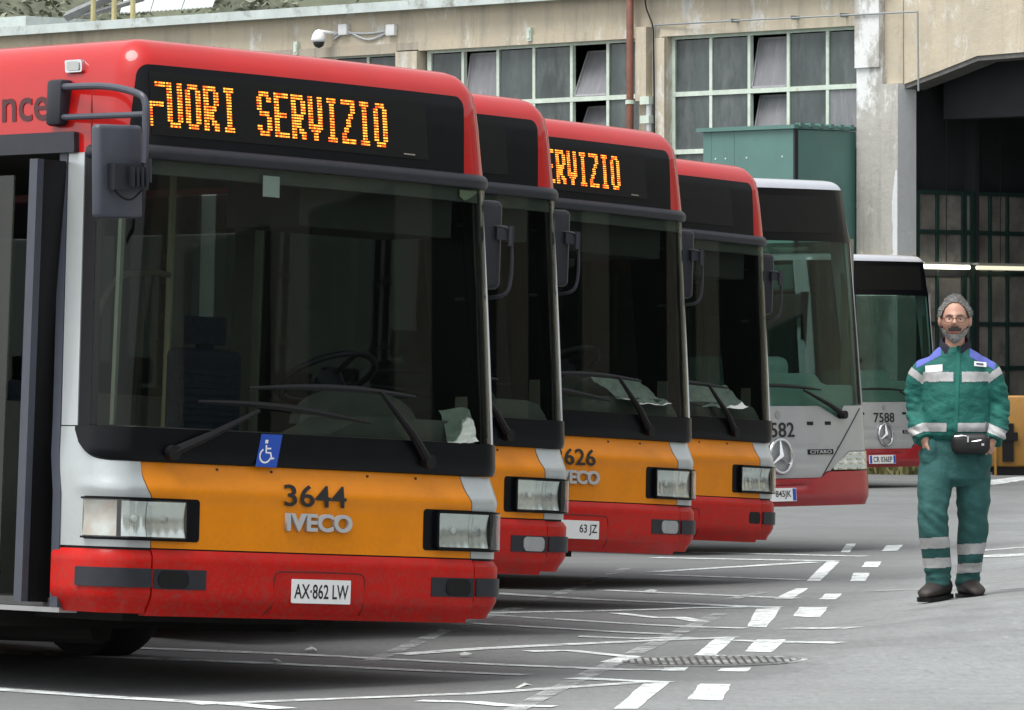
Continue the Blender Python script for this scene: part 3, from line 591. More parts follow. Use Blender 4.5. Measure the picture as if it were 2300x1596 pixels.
def orange_bus(org, thd, z0, label, sign, number, plate, fog, chair, lean=0.047, badge=True):
    root = empty('city_bus', (org[0], org[1], z0), (0, lean, radians(thd))); tag(root, label, 'bus', 'city buses parked in a row')
    K = 'ib'
    part(K + 'roof', 'roof_shell', roof_shell, M_redroof, root)
    shell_sides(root, SI, K, M_red, M_red, 11.8)
    # front, bottom to top
    bmp = part(K + 'bump', 'bumper', lambda: panel(SI, -1.0, 0.995, 0.335, 0.645, 0.018, 0.06, 40, 10, relief=lambda p, z: -0.05 * (1 - sstep(0.33, 0.43, z)) - 0.02 * sstep(0.625, 0.645, z)), M_bump, root)
    part(K + 'bumpL', 'bumper_corner', lambda: panel(SI, -1.60, -1.008, 0.345, 0.64, 0.016, 0.05, 30, 10, relief=lambda p, z: -0.05 * (1 - sstep(0.34, 0.44, z)) - 0.02 * sstep(0.62, 0.64, z)), M_bump, root)
    part(K + 'bumpR', 'bumper_corner', lambda: panel(SI, 1.003, 1.62, 0.355, 0.64, 0.016, 0.05, 30, 10, relief=lambda p, z: -0.05 * (1 - sstep(0.35, 0.45, z)) - 0.02 * sstep(0.62, 0.64, z)), M_bump, root)
    for s, nm in ((-1, 'L'), (1, 'R')):
        a, b = sorted((s * 0.70, s * 0.995)); c, d = sorted((s * 1.008, s * (1.40 if s < 0 else 1.55)))
        if fog != 'open':
            ins = part(K + 'ins' + nm, 'bumper_insert', lambda: panel(SI, a, b, 0.462, 0.555, 0.0215, 0.02, 14, 3), M_trim, root)
            f0, f1 = sorted((s * 0.80, s * 0.97))
            if fog == 'lamp':
                part(K + 'fogl' + nm, 'fog_light', lambda: panel(SI, f0, f1, 0.468, 0.549, 0.027, 0.012, 14, 4, 0.03), mat('fog_lens', (0.33, 0.34, 0.34), 0.35, var=0.15, scale=20), ins)
            else:
                part(K + 'fogc' + nm, 'fog_light_cover', lambda: panel(SI, f0, f1, 0.468, 0.549, 0.026, 0.012, 14, 4, 0.035), M_rub, ins)
        else:
            f0, f1 = sorted((s * 0.84, s * 0.98))
            part(K + 'fogo' + nm, 'empty_fog_light_hole', lambda: panel(SI, f0, f1, 0.468, 0.553, 0.0185, 0.012, 14, 4, 0.025), M_rub, root)
        part(K + 'cins' + nm, 'corner_guard', lambda: panel(SI, c, d, 0.467, 0.556, 0.028, 0.03, 20, 3, 0.008), M_trim, root)
    part(K + 'platep', 'plate_hatch', lambda: panel(SI, -0.30, 0.255, 0.352, 0.558, 0.0205, 0.01, 16, 4, 0.03, corners='top', relief=lambda p, z: -0.05 * (1 - sstep(0.33, 0.43, z))), M_bump, root)
    part(K + 'hseam', 'hatch_seam', lambda: tube([SI(p, z, 0.0195 - 0.05 * (1 - sstep(0.33, 0.43, z))) for p, z in ((-0.33, 0.352), (-0.305, 0.39), (-0.302, 0.52), (-0.295, 0.548), (-0.27, 0.560), (0.0, 0.562), (0.225, 0.560), (0.25, 0.548), (0.257, 0.52), (0.258, 0.40), (0.262, 0.36))], 0.0042, 6), MATS['dark_red_gap'], root)
    if plate:
        pl = part(K + 'plate', 'number_plate', lambda: panel(SI, -0.20, 0.162, 0.413, 0.527, 0.030, 0.008, 8, 2, 0.006), M_white, root)
        tx, w_, c_ = plate
        put('plate_lettering', on_skin(SI, text_mesh(tx, w_, 0.070, 0.0008), c_, 0.470, 0.0302), M_ink, pl)
    part(K + 'gap', 'bumper_gap', lambda: panel(SI, -1.55, 1.55, 0.632, 0.658, -0.010, 0.01, 40, 1), M_rub, root)
    og = part(K + 'orange', 'front_panel', lambda: panel(SI, lambda z: lerp([0.65, 0.70, 0.885, 0.93, 0.98, 1.05], [-1.0, -1.0, -1.0, -1.03, -1.045, -1.05], z), lambda z: lerp([0.65, 0.70, 0.885, 0.93, 0.98, 1.05], [0.985, 0.985, 0.985, 0.975, 0.945, 0.93], z), 0.652, 1.052, -0.002, 0.03, 40, 20,
            relief=lambda p, z: 0.012 * exp(-((z - 0.93) / 0.035) ** 2) - 0.012 * sstep(0.96, 1.05, z)), M_orange, root)
    for p in (-0.62, -0.30, 0.30, 0.62):
        part(K + 'riv%.2f' % p, 'rivet', lambda: tube([SI(p, 1.03, -0.02), SI(p, 1.03, -0.006)], 0.006, 8), M_trim, og)
    cl = lambda z: lerp([0.65, 0.885, 0.93, 0.98, 1.05], [-1.006, -1.006, -1.036, -1.051, -1.056], z)
    part(K + 'cornL', 'corner_panel', lambda: panel(SI, -1.565, cl, 0.652, lambda p: belt_low(p) - 0.004, -0.002, 0.03, 44, 20,
            relief=lambda p, z: 0.012 * exp(-((z - 0.93) / 0.035) ** 2) * sstep(-1.5, -1.25, p)), M_silver, root)
    cr_ = lambda z: lerp([0.65, 0.885, 0.93, 0.98, 1.05], [0.991, 0.991, 0.981, 0.951, 0.936], z)
    part(K + 'cornR', 'corner_panel', lambda: panel(SI, cr_, 1.60, 0.652, 1.052, -0.002, 0.03, 30, 20,
            relief=lambda p, z: 0.014 * exp(-((z - 0.93) / 0.04) ** 2) * (1 - sstep(1.4, 1.6, p)) - 0.012 * sstep(0.98, 1.05, z)), M_silver, root)
    head_lamp(-1, root, K); head_lamp(1, root, K)
    part(K + 'belt', 'black_belt_panel', lambda: panel(SI, -1.428, 1.50, belt_low, 1.213, 0.004, 0.03, 90, 6, relief=lambda p, z: 0.012 * sstep(1.056, 1.09, z)), M_black, root)
    part(K + 'apilR', 'windscreen_rubber', lambda: panel(SI, 1.20, 1.30, 1.213, 2.47, 0.0, 0.05, 8, 10), M_black, root)
    part(K + 'apostR', 'corner_post', lambda: panel(SI, 1.305, 1.60, 1.213, 2.50, 0.0, 0.05, 10, 10), M_black, root)
    part(K + 'apostL', 'corner_post', lambda: panel(SI, -1.552, -1.43, 1.213, 2.50, 0.0, 0.05, 10, 10), M_silver, root)
    part(K + 'apilL', 'windscreen_rubber', lambda: panel(SI, -1.427, -1.338, 1.213, 2.50, -0.004, 0.04, 10, 10), M_rub, root)
    part(K + 'ipil', 'inner_pillar', lambda: panel(SI, lambda z: -1.262 + 0.02 * (z - 1.2), lambda z: -1.225 + 0.02 * (z - 1.2), 1.22, 2.40, -0.07, 0.03, 3, 6), M_intgrey, root)
    part(K + 'wsglint', 'windscreen_edge_glint', lambda: panel(SI, 1.186, 1.199, 1.213, 2.44, 0.006, 0.01, 2, 10), M_steel, root)  # steel strip put in as the bright glint down the glass edge
    ws = part(K + 'ws', 'windscreen', lambda: panel(SI, -1.337, 1.20, 1.216, 2.47, -0.004, 0.004, 70, 12), M_wind, root)
    part(K + 'bar', 'rain_bar', lambda: panel(SI, -1.392, 1.42, 2.468, 2.535, 0.0, 0.07, 54, 10, 0.02, relief=lambda p, z: 0.024 * sqrt(max(0, 1 - ((z - 2.5015) / 0.0345) ** 2))), M_trim, root)
    sg = part(K + 'sign', 'sign_window', lambda: panel(SI, lambda z: lerp([2.53, 2.93], [-1.135, -1.07], z), lambda z: lerp([2.53, 2.93], [0.915, 0.945], z), 2.53, 2.915, 0.004, 0.02, 40, 24, 0.055, corners='top', relief=lambda p, z: -roof_ins(z)), M_black, root)
    disp = part(K + 'disp', 'led_display', lambda: panel(SI, -1.02, 0.668, 2.582, 2.882, 0.008, 0.02, 30, 24, relief=lambda p, z: -roof_ins(z)), M_led_bg, sg)
    if sign:
        for i, ch in enumerate('FUORI SERVIZIO'):
            if ch == ' ': continue
            part(K + 'led%d' % i, 'led_letter', lambda: led_letter(ch, -0.932 + 0.1038 * (i - 1) + (0.012 if i == 0 else 0), 2.834), M_led, disp, False)
        part(K + 'dispmark', 'maker_mark', lambda: panel(SI, 0.50, 0.575, 2.598, 2.605, 0.0125, 0.002, 4, 1), M_intgrey, disp)
    part(K + 'seam', 'roof_seam', lambda: tube([SI(-1.372, z, -i) + Vector((0, 0, 0)) for z, i in ((2.50, 0), (2.7, 0), (2.86, 0.010), (2.92, 0.033), (2.965, 0.072), (2.995, 0.132))], 0.005, 6), mat('dark_red_gap', (0.12, 0.006, 0.005), 0.6), root)
    near_mirror(root, K); far_mirror(root, K)
    wiper(SI, K + 'w1', root, (-0.90, 1.10), (-0.42, 1.315), (-0.76, 1.345), (0.28, 1.285)); wiper(SI, K + 'w2', root, (0.665, 1.115), (0.336, 1.435), (-0.47, 1.42), (0.576, 1.425))
    # doorway on the near flank
    part(K + 'drail', 'door_rail', lambda: panel(SI, -3.0, -1.472, 2.50, 2.60, 0.03, 0.05, 12, 3, 0.015), M_trim, root)
    mk = part(K + 'marker', 'marker_light', lambda: panel(SI, -1.566, -1.437, 2.885, 2.945, 0.008, 0.03, 6, 3, 0.012), M_chrome, root)
    part(K + 'mlens', 'marker_lens', lambda: panel(SI, -1.548, -1.455, 2.893, 2.937, 0.013, 0.01, 6, 3, 0.008), mat('clear_marker_lens', (0.35, 0.36, 0.34), 0.2), mk)
    part(K + 'djamb', 'door_frame', lambda: panel(SI, -1.615, -1.556, 0.36, 2.50, 0.004, 0.07, 4, 12), M_mirror, root)
    part(K + 'sill', 'door_sill', lambda: box(-1.225, -1.12, 0.44, 1.75, 0.335, 0.358), M_steel, root, False)
    dl = part(K + 'dleaf', 'door_leaf', lambda: merge(box(-1.295, -1.16, 0.60, 0.64, 0.38, 2.46)), M_rub, root, False)
    part(K + 'dseal', 'door_seal', lambda: box(-1.335, -1.297, 0.59, 0.65, 0.38, 2.46), M_mirror, dl, False)
    part(K + 'dglass', 'door_glass', lambda: merge(box(-1.20, -1.19, 0.95, 1.70, 0.5, 2.40)), M_side, root, False)
    part(K + 'step', 'entrance_panel', lambda: merge(box(-1.15, -0.35, 1.74, 1.78, 0.40, 1.35), box(-0.42, -0.36, 0.45, 1.74, 0.40, 1.05)), M_dash, root, False)
    tm = put('side_lettering', on_skin(SI, text_mesh('nce', 0.37, 0.115, 0.002), -1.885, 2.72, 0.001), mat('dark_red_lettering', (0.06, 0.008, 0.01), 0.5), root)
    interior(root, K)
    for s in (-1, 1):
        for v in (3.02, 8.9): wheel(root, s * 1.02, v, 0.48 + lean * s * 1.02)
    if number:
        tx, w_, c_ = number
        put('fleet_number', on_skin(SI, text_mesh(tx, w_, 0.105, 0.001), c_, 0.923, 0.012), M_ink, og)
    if badge:
        put('maker_badge', on_skin(SI, text_mesh('IVECO', 0.405, 0.086, 0.020, 0.032), -0.032, 0.797, 0.0), M_badge, og)
    if chair:
        st = put('accessibility_sticker', on_skin(SI, mkmesh('st', *merge(([(-0.063, -0.078, 0), (0.063, -0.078, 0), (0.063, 0.078, 0), (-0.063, 0.078, 0), (-0.063, -0.078, 0.001), (0.063, -0.078, 0.001), (0.063, 0.078, 0.001), (-0.063, 0.078, 0.001)], box(0, 1, 0, 1, 0, 1)[1] and [(4, 5, 6, 7), (0, 1, 5, 4), (1, 2, 6, 5), (2, 3, 7, 6), (3, 0, 4, 7)]))), -0.337, 1.13, 0.018, 0.2), M_blue, root)
        put('wheelchair_symbol', on_skin(SI, mkmesh('wc', *wheelchair(root)), -0.345, 1.128, 0.0196, 0.12), M_white, st)
        part(K + 'notice', 'paper_notice', lambda: panel(SI, -0.375, -0.275, 2.335, 2.435, -0.010, 0.001, 2, 2), M_white, root, False)
        part(K + 'tri', 'corner_sticker', lambda: panel(SI, 0.90, 1.03, lambda p: 2.40 + 0.05 * abs(p - 0.94) / 0.09, 2.455, -0.010, 0.001, 4, 1), mat('yellowed_sticker', (0.45, 0.46, 0.33), 0.7), root, False)
    return root
BUS = 'red and orange city bus '
b1 = orange_bus((-0.928, 26.83), 42, 0.0, BUS + 'nearest in the row, numbered 3644, with its door open', True, ('3644', 0.385, -0.055), ('AX·862 LW', 0.335, -0.02), 'cover', True)
b2 = orange_bus((-0.538, 31.16), 42.5, 0.077, BUS + 'second in the row, blank sign, mostly hidden', False, None, None, 'lamp', False)
b3 = orange_bus((0.399, 35.13), 47.5, 0.06, BUS + 'third in the row, lit sign, number ending 626', True, ('3626', 0.385, -0.055), ('63 JZ', 0.165, 0.060), 'lamp', False)
b4 = orange_bus((1.12, 39.59), 47.5, 0.0, BUS + 'fourth in the row, with an empty fog light hole', False, None, None, 'open', False)
# loose things behind the windscreens
def crumple(name, n, sx, sy, amp, m, seed):
    V = []; random.seed(seed)
    for j in range(n + 1):
        for i in range(n + 1):
            x, y = (i / n - 0.5) * sx, (j / n - 0.5) * sy
            V.append((x, y, amp * noise.noise(Vector((x * 9, y * 9, seed))) + 0.5 * amp * noise.noise(Vector((x * 25, y * 25, seed))) + amp))
    return mkmesh(name, V, [(j * (n + 1) + i, j * (n + 1) + i + 1, (j + 1) * (n + 1) + i + 1, (j + 1) * (n + 1) + i) for j in range(n) for i in range(n)], False)
def in_bus(bus, p): return bus.matrix_world @ Vector(p)
bpy.context.view_layer.update()
def loose(name, bus, p, me, m, label, cat, rx=0.0, rz=0.0, grp=None):
    o = put(name, me, m); o.matrix_world = bus.matrix_world @ Matrix.Translation(p) @ Matrix.Rotation(rz, 4, 'Z') @ Matrix.Rotation(rx, 4, 'X'); return tag(o, label, cat, grp)
loose('rag', b1, (0.93, 0.12, 1.28), crumple('rag', 10, 0.16, 0.20, 0.035, None, 3), M_cloth, 'crumpled pale rag in the lower windscreen corner of the nearest bus', 'rag', 1.0, -0.3)
loose('newspaper', b3, (0.66, 0.20, 1.34), crumple('news', 12, 0.52, 0.32, 0.03, None, 5), M_paper, 'crumpled newspaper on the dashboard of the third bus', 'newspaper', 0.55, 0.1, 'newspapers on dashboards')
loose('newspaper', b4, (0.55, 0.20, 1.34), crumple('news', 12, 0.52, 0.32, 0.03, None, 8), M_paper, 'folded newspaper on the dashboard of the fourth bus', 'newspaper', 0.55, -0.2, 'newspapers on dashboards')

# ------------------------------------------------------------------ grey buses
SC = Skin(([0, 0.3, 1.1, 2.5, 3.0], [1.26, 1.272, 1.267, 1.20, 1.12]), ([0, 1.1, 3.0], [0.16, 0.15, 0.14]), ([0, 0.3, 0.55, 1.1, 2.5, 2.95, 3.0], [0.03, 0.0, 0.02, 0.06, 0.16, 0.21, 0.23]), 0.075)
def cit_roof():
    lev = [(2.93, 0.0), (2.955, 0.008), (2.975, 0.02), (2.992, 0.04), (3.004, 0.07), (3.012, 0.12), (3.02, 0.3), (3.025, 0.6)]
    P = sorted(set([i * 0.1 for i in range(11)] + [1.0 + i * 0.03 for i in range(13)] + [1.5, 2.5, 5, 8, 11.9])); P = [-p for p in P[:0:-1]] + P; n = len(P); V = []
    for z, ins in lev:
        for p in P: V.append(inset(SC, p, z, ins))
    k = (len(lev) - 1) * n
    return V, [f for f in [(j * n + i, j * n + i + 1, (j + 1) * n + i + 1, (j + 1) * n + i) for j in range(len(lev) - 1) for i in range(n - 1)] + [(k + i, k + i + 1, k + n - 2 - i, k + n - 1 - i) for i in range(n // 2)] if len(set(f)) > 2]
def cit_cut(p): return (0.165 * min(1, max(0, (abs(p) - 0.66) / 0.27))) * (1 - sstep(1.235, 1.25, abs(p)))
def grey_bus(org, thd, z0, label, number, plate):
    root = empty('city_bus', (org[0], org[1], z0), (0, 0, radians(thd))); tag(root, label, 'bus', 'city buses parked in a row'); K = 'cb'
    part(K + 'roof', 'roof_shell', cit_roof, M_citroof, root)
    shell_sides(root, SC, K, M_citred, M_citsilver, 11.6, False)
    dv = lambda p: 0.055 * (sstep(0.50, 0.62, abs(p)))
    part(K + 'bump', 'bumper', lambda: panel(SC, -1.75, 1.75, 0.27, lambda p: 0.50 + dv(p), 0.012, 0.05, 60, 8, relief=lambda p, z: -0.03 * (1 - sstep(0.27, 0.36, z)) - 0.02 * (sstep(0.43, 0.435, z) * (1 - sstep(0.46, 0.465, z)) if abs(p) < 0.35 else 0)), M_citred, root)
    fp = part(K + 'front', 'front_panel', lambda: panel(SC, -1.62, 1.62, lambda p: 0.504 + dv(p) + cit_cut(p), 
        lambda p: 1.105 - 0.12 * (max(0, 1 - abs(abs(p) - 0.84) / 0.055) if abs(p) > 0.84 else max(0, 1 - (0.84 - abs(p)) / 0.30)) * (1 if p > 0 else 0), 0.0, 0.04, 110, 24, relief=lambda p, z: -0.006 * (1 if z < 0.80 and (z * 16) % 1 < 0.12 and abs(p) < 0.9 - (z - 0.5) * 0 else 0)), M_citsilver, root)
    for s in (-1, 1):
        a, b = sorted((s * 0.67, s * 1.235))
        h = part(K + 'hl%d' % s, 'headlight', lambda: panel(SC, a, b, 0.562, lambda p: 0.566 + cit_cut(p) * 0.95, -0.004, 0.05, 30, 6), M_black, root)
        part(K + 'hr%d' % s, 'reflector', lambda: panel(SC, a + 0.03, b - 0.02, 0.570, lambda p: 0.571 + cit_cut(p) * 0.88, 0.002, 0.01, 40, 24, relief=lambda p, z: 0.003 * cos(p * 45) + 0.0035 * cos(z * 80 + 1)), M_reflector, h)
        part(K + 'hn%d' % s, 'lens', lambda: panel(SC, a + 0.012, b - 0.012, 0.566, lambda p: 0.568 + cit_cut(p) * 0.93, 0.014, 0.003, 30, 4), M_lens, h)
        c, d = sorted((s * 1.245, s * 1.30))
        part(K + 'hi%d' % s, 'indicator', lambda: panel(SC, c, d, 0.565, 0.72, 0.006, 0.02, 4, 4), M_white, root)
        part(K + 'diag%d' % s, 'panel_seam', lambda: tube([SC(s * (1.12 - 0.58 * t), 1.08 - 0.56 * t, 0.001) for t in [i / 10 for i in range(11)]], 0.006, 6), M_trim, fp)
        c, d = sorted((s * 1.168, s * 1.40))
        part(K + 'post%d' % s, 'corner_post', lambda: panel(SC, c, d, 1.11, 2.93, 0.002, 0.05, 8, 14), M_citroof, root)
        for q in (0.41, 0.65):
            part(K + 'slot%.2f%d' % (q, s), 'vent_slot', lambda: panel(SC, s * q - 0.04, s * q + 0.04, 0.945, 0.975, 0.003, 0.01, 3, 2), M_rub, fp)
    part(K + 'ws', 'windscreen', lambda: panel(SC, -1.16, 1.16, lambda p: 1.107 - 0.12 * (max(0, 1 - abs(p - 0.84) / 0.055) if p > 0.84 else max(0, 1 - (0.84 - p) / 0.30)), 2.50, -0.008, 0.004, 70, 12), M_citglass, root)
    part(K + 'sign', 'sign_window', lambda: panel(SC, -1.165, 1.165, 2.49, 2.928, 0.0, 0.03, 30, 8), M_black, root)
    part(K + 'disp', 'led_display', lambda: panel(SC, -0.85, 0.95, 2.56, 2.87, 0.004, 0.01, 20, 4), M_led_bg, root)
    part(K + 'wrub', 'windscreen_rubber', lambda: panel(SC, 1.135, 1.166, 1.12, 2.49, -0.004, 0.02, 3, 10), M_rub, root)
    wiper(SC, K + 'wip', root, (0.84, 1.03), (0.30, 1.24), (-0.55, 1.27), (0.55, 1.24))
    part(K + 'dash', 'dashboard', lambda: panel(SC, -1.12, 1.12, 0.9, lambda p: 1.28 + 0.10 * (1 - sstep(0.45, 0.62, abs(p - 0.1))), -0.06, 0.30, 30, 4, 0.03), mat('pale_dashboard', (0.50, 0.54, 0.54), 0.6, var=0.1), root)
    part(K + 'hood', 'instrument_hood', lambda: bevbox('hood', -0.45, 0.58, 0.42, 0.75, 1.20, 1.52, 0.08, 3), mat('pale_dashboard', (0.3, 0.33, 0.33)), root)
    part(K + 'steer', 'steering_wheel', lambda: tube([Vector((0.25 + 0.24 * cos(q), 0.95 + 0.2 * sin(q), 1.58 - 0.10 * sin(q))) for q in [2 * pi * i / 24 for i in range(25)]], 0.017, 8), M_trim, root)
    for u, v in ((0.2, 2.2), (-0.3, 3.0), (0.7, 2.6)): part(K + 'pole%.1f' % u, 'grab_pole', lambda: tube([(u, v, 0.4), (u, v, 2.53)], 0.02, 8), M_pole, root)
    for u, v in ((0.45, 1.7), (-0.7, 3.2), (0.8, 3.4), (-0.7, 4.2)): put('seat', CACHE['ib_seat'], M_seat, root, (u, v, 0.5))
    star_ring = lambda: tube([SC(0.13 * cos(q), 0.69 + 0.14 * sin(q), 0.02) for q in [2 * pi * i / 36 for i in range(37)]], 0.014, 8)
    st = part(K + 'ring', 'badge_ring', star_ring, M_chrome, root)
    def arms():
        ps = []
        for k in range(3):
            q = pi / 2 + 2 * pi * k / 3; e = SC(0.125 * cos(q), 0.69 + 0.135 * sin(q), 0.02); ps.append(tube([SC(0, 0.69, 0.03), e], [0.024, 0.005], 4))
        return merge(*ps)
    part(K + 'star', 'badge_star', arms, M_chrome, st)
    part(K + 'emb', 'small_emblem', lambda: tube([SC(0, 1.035, -0.01), SC(0, 1.035, 0.008)], 0.03, 20), M_steel, root)
    bd = part(K + 'badge', 'model_badge', lambda: panel(SC, 0.36, 0.70, 0.70, 0.742, 0.006, 0.01, 8, 2), M_rub, root)
    put('badge_lettering', on_skin(SC, text_mesh('CITARO', 0.29, 0.028, 0.002), 0.53, 0.721, 0.0062), M_badge, bd)
    put('fleet_number', on_skin(SC, text_mesh(number, 0.40, 0.125, 0.001), 0.0, 0.908, 0.004), M_ink, root)
    pl = part(K + 'plate', 'number_plate', lambda: panel(SC, -0.34, 0.16, 0.315, 0.425, 0.022, 0.01, 8, 2), M_white, root)
    for a, b in ((-0.335, -0.295), (0.115, 0.155)): part(K + 'pb%.2f' % a, 'plate_band', lambda: panel(SC, a, b, 0.32, 0.42, 0.0235, 0.002, 2, 2), M_blue, pl)
    put('plate_lettering', on_skin(SC, text_mesh(plate[0], plate[1], 0.07, 0.001), plate[2], 0.37, 0.0225), M_ink, pl)
    for s in (-1, 1):
        for v in (2.75, 8.7): wheel(root, s * 1.03, v, 0.48)
    return root
c1 = grey_bus((2.245, 46.82), 44.5, 0.117, 'silver grey and crimson city bus, fifth in the row, right of the last orange one', '7582', ('845JK', 0.19, 0.0))
c2 = grey_bus((4.83, 72.6), 45, 0.0, 'distant silver grey and crimson city bus numbered 7588 behind the walking man', '7588', ('CR 036EP', 0.36, -0.09))
bpy.context.view_layer.update()

# ------------------------------------------------------------------ depot building (local x along the facade, y inwards, z up)
def fac(px, py, o=0.0):
    k = (px - 1150.0) / 12650.0; a = (82 * k - 5.93 + 0.70711 * o * (1 - k)) / (0.70711 * (1 + k))
    Y = 82 - 0.70711 * a - 0.70711 * o
    return a, CAMH + (830 - py) / 12650.0 * Y
def plaster(name, base, alt, white, stain, wl=0.60, sl=0.56, white_amt=1.0):
    m = bpy.data.materials.new(name); m.use_nodes = True; t = m.node_tree; N = t.nodes; L = t.links; b = N['Principled BSDF']; b.inputs['Roughness'].default_value = 0.9; b.inputs['Specular IOR Level'].default_value = 0.2
    tc = N.new('ShaderNodeTexCoord')
    def nz(s, d, r, st=(1, 1, 1), off=(0, 0, 0)):
        mp = N.new('ShaderNodeMapping'); mp.inputs['Scale'].default_value = st; mp.inputs['Location'].default_value = off; L.new(tc.outputs['Object'], mp.inputs[0])
        n = N.new('ShaderNodeTexNoise'); n.inputs['Scale'].default_value = s; n.inputs['Detail'].default_value = d; n.inputs['Roughness'].default_value = r; L.new(mp.outputs[0], n.inputs['Vector']); return n.outputs[0]
    def mr(s, a, c, o1=1.0):
        n = N.new('ShaderNodeMapRange'); n.inputs[1].default_value = a; n.inputs[2].default_value = c; n.inputs[4].default_value = o1; L.new(s, n.inputs[0]); return n.outputs[0]
    def mix(f, a, c):
        n = N.new('ShaderNodeMix'); n.data_type = 'RGBA'; L.new(f, n.inputs[0])
        for i, q in ((6, a), (7, c)):
            if isinstance(q, tuple): n.inputs[i].default_value = (*q, 1)
            else: L.new(q, n.inputs[i])
        return n.outputs[2]
    c = mix(mr(nz(0.7, 8, 0.65), 0.35, 0.65), alt, base)
    c = mix(mr(nz(1.1, 10, 0.72, (1, 1, 0.5), (3, 1, 2)), wl, wl + 0.06, white_amt), c, white)
    c = mix(mr(nz(1.6, 8, 0.7, (1.6, 1, 0.22), (7, 0, 5)), sl, sl + 0.2, 0.75), c, stain)
    c = mix(mr(nz(14, 6, 0.7), 0.58, 0.75, 0.5), c, stain)
    L.new(c, b.inputs['Base Color'])
    bp = N.new('ShaderNodeBump'); bp.inputs['Strength'].default_value = 0.4; bp.inputs['Distance'].default_value = 0.03; L.new(nz(6, 8, 0.7), bp.inputs['Height']); L.new(bp.outputs[0], b.inputs['Normal'])
    return m
M_plaster = plaster('ochre_plaster', (0.57, 0.50, 0.375), (0.47, 0.42, 0.33), (0.64, 0.63, 0.585), (0.29, 0.27, 0.225), 0.540, 0.505)
M_plasterg = plaster('stained_grey_plaster', (0.36, 0.34, 0.30), (0.44, 0.38, 0.29), (0.60, 0.58, 0.52), (0.20, 0.19, 0.17), 0.62, 0.52)
M_column = plaster('peeling_concrete', (0.46, 0.45, 0.41), (0.38, 0.37, 0.34), (0.70, 0.71, 0.70), (0.24, 0.22, 0.18), 0.505, 0.525)
M_jamb = plaster('white_flaking_paint', (0.68, 0.70, 0.71), (0.58, 0.60, 0.60), (0.76, 0.78, 0.79), (0.40, 0.38, 0.33), 0.55, 0.66)
M_frame = mat('mint_window_paint', (0.58, 0.66, 0.57), 0.6, var=0.2, scale=6, dirt=(0.35, 0.24, 0.10), dscale=3, dlow=0.60, dhigh=0.75)
M_dusty = mat('dusty_window_glass', (0.072, 0.088, 0.088), 0.30, var=0.5, scale=1.1, dirt=(0.16, 0.18, 0.175), dscale=1.6, dlow=0.50, dhigh=0.80, stretch=(1.5, 1, 0.5))
M_dustyl = mat('sky_pale_window_glass', (0.20, 0.20, 0.212), 0.35, var=0.2, scale=2.5, dirt=(0.32, 0.32, 0.32), dscale=5, dlow=0.55, dhigh=0.8, stretch=(3, 1, 0.6))  # tilted panes' sky reflection painted as paler glass; one closed pane shares it
M_hall = mat('unlit_hall_interior', (0.018, 0.020, 0.022), 0.9, var=0.3, scale=1)  # the hall's lack of light put into a near-black base colour
M_rust = mat('rusty_red_pipe', (0.17, 0.062, 0.038), 0.7, var=0.3, scale=6, dirt=(0.11, 0.05, 0.035), dscale=8, dlow=0.5, dhigh=0.7)
M_gut = mat('pale_gutter_metal', (0.50, 0.56, 0.54), 0.5, var=0.2, scale=2, dirt=(0.22, 0.22, 0.19), dscale=3, dlow=0.52, dhigh=0.7)
M_green = mat('green_sheet_metal', (0.095, 0.20, 0.178), 0.45, var=0.10, scale=1.5, dirt=(0.11, 0.19, 0.17), dscale=4, dlow=0.55, dhigh=0.8)
M_greend = mat('dark_green_steel', (0.016, 0.040, 0.034), 0.5, var=0.2)
B = empty('depot_building', (5.93, 82, 0), (0, 0, -pi / 4)); tag(B, 'ochre plastered bus depot with large gridded windows and a dark garage opening', 'building')
def bpart(name, m, *boxes, parent=B, smooth=False): return put(name, mkmesh(name, *merge(*[box(*b) for b in boxes])), m, parent)
ZT, ZR = 6.585, 7.26
aW2l, aW2r, aW1l, aW1r, aW0r = fac(1499, 80)[0], fac(1931, 60)[0], fac(942, 110)[0], fac(1435, 90)[0], fac(894, 110)[0]
rows = [6.56, 5.705, 4.83, 3.95, 3.07]
bpart('upper_wall', M_plaster, (-34, aW2r, 0, 0.35, ZT + 0.14, ZR))
bpart('window_lintel', M_plasterg, (-34, aW0r, -0.03, 0.34, ZT - 0.02, ZT + 0.138), (aW0r + 0.002, aW1l - 0.002, -0.02, 0.34, ZT + 0.02, ZT + 0.138))
bpart('window_lintel', M_plaster, (aW1l, aW1r, -0.02, 0.34, ZT, ZT + 0.138)); bpart('window_lintel', M_plaster, (aW2l - 0.12, aW2r - 0.002, -0.03, 0.34, ZT, ZT + 0.138))
bpart('window_lintel', M_plaster, (aW1r + 0.002, aW2l - 0.122, 0.0, 0.34, ZT, ZT + 0.138))
bpart('lower_wall', M_plaster, (-34, aW2r - 0.002, 0, 0.35, -0.3, 3.0))
bpart('pier', M_plaster, (aW0r, aW1l, -0.06, 0.35, 3.002, ZT - 0.002)); bpart('pier', M_plaster, (aW1r, aW2l, 0.0, 0.35, 3.002, ZT - 0.002)); bpart('pier', M_plaster, (-34, -17.2, 0.0, 0.35, 3.002, ZT - 0.025))
a0, a1 = fac(1440, 100)[0], fac(1464, 100)[0]
bpart('pilaster_strip', M_plaster, (a0, a1, -0.13, -0.002, fac(1450, 228)[1], fac(1450, 62)[1]))
bpart('pilaster_strip', M_plaster, (fac(1475, 100)[0], aW2l - 0.01, -0.06, -0.002, 3.0, ZT - 0.02))
bpart('hall_inner', M_hall, (-34, -0.3, 1.6, 1.7, 0, ZR), (-34, -0.3, 0.36, 1.6, ZR - 0.1, ZR - 0.02), (-34, -0.3, 0.36, 1.6, 2.9, 3.0))
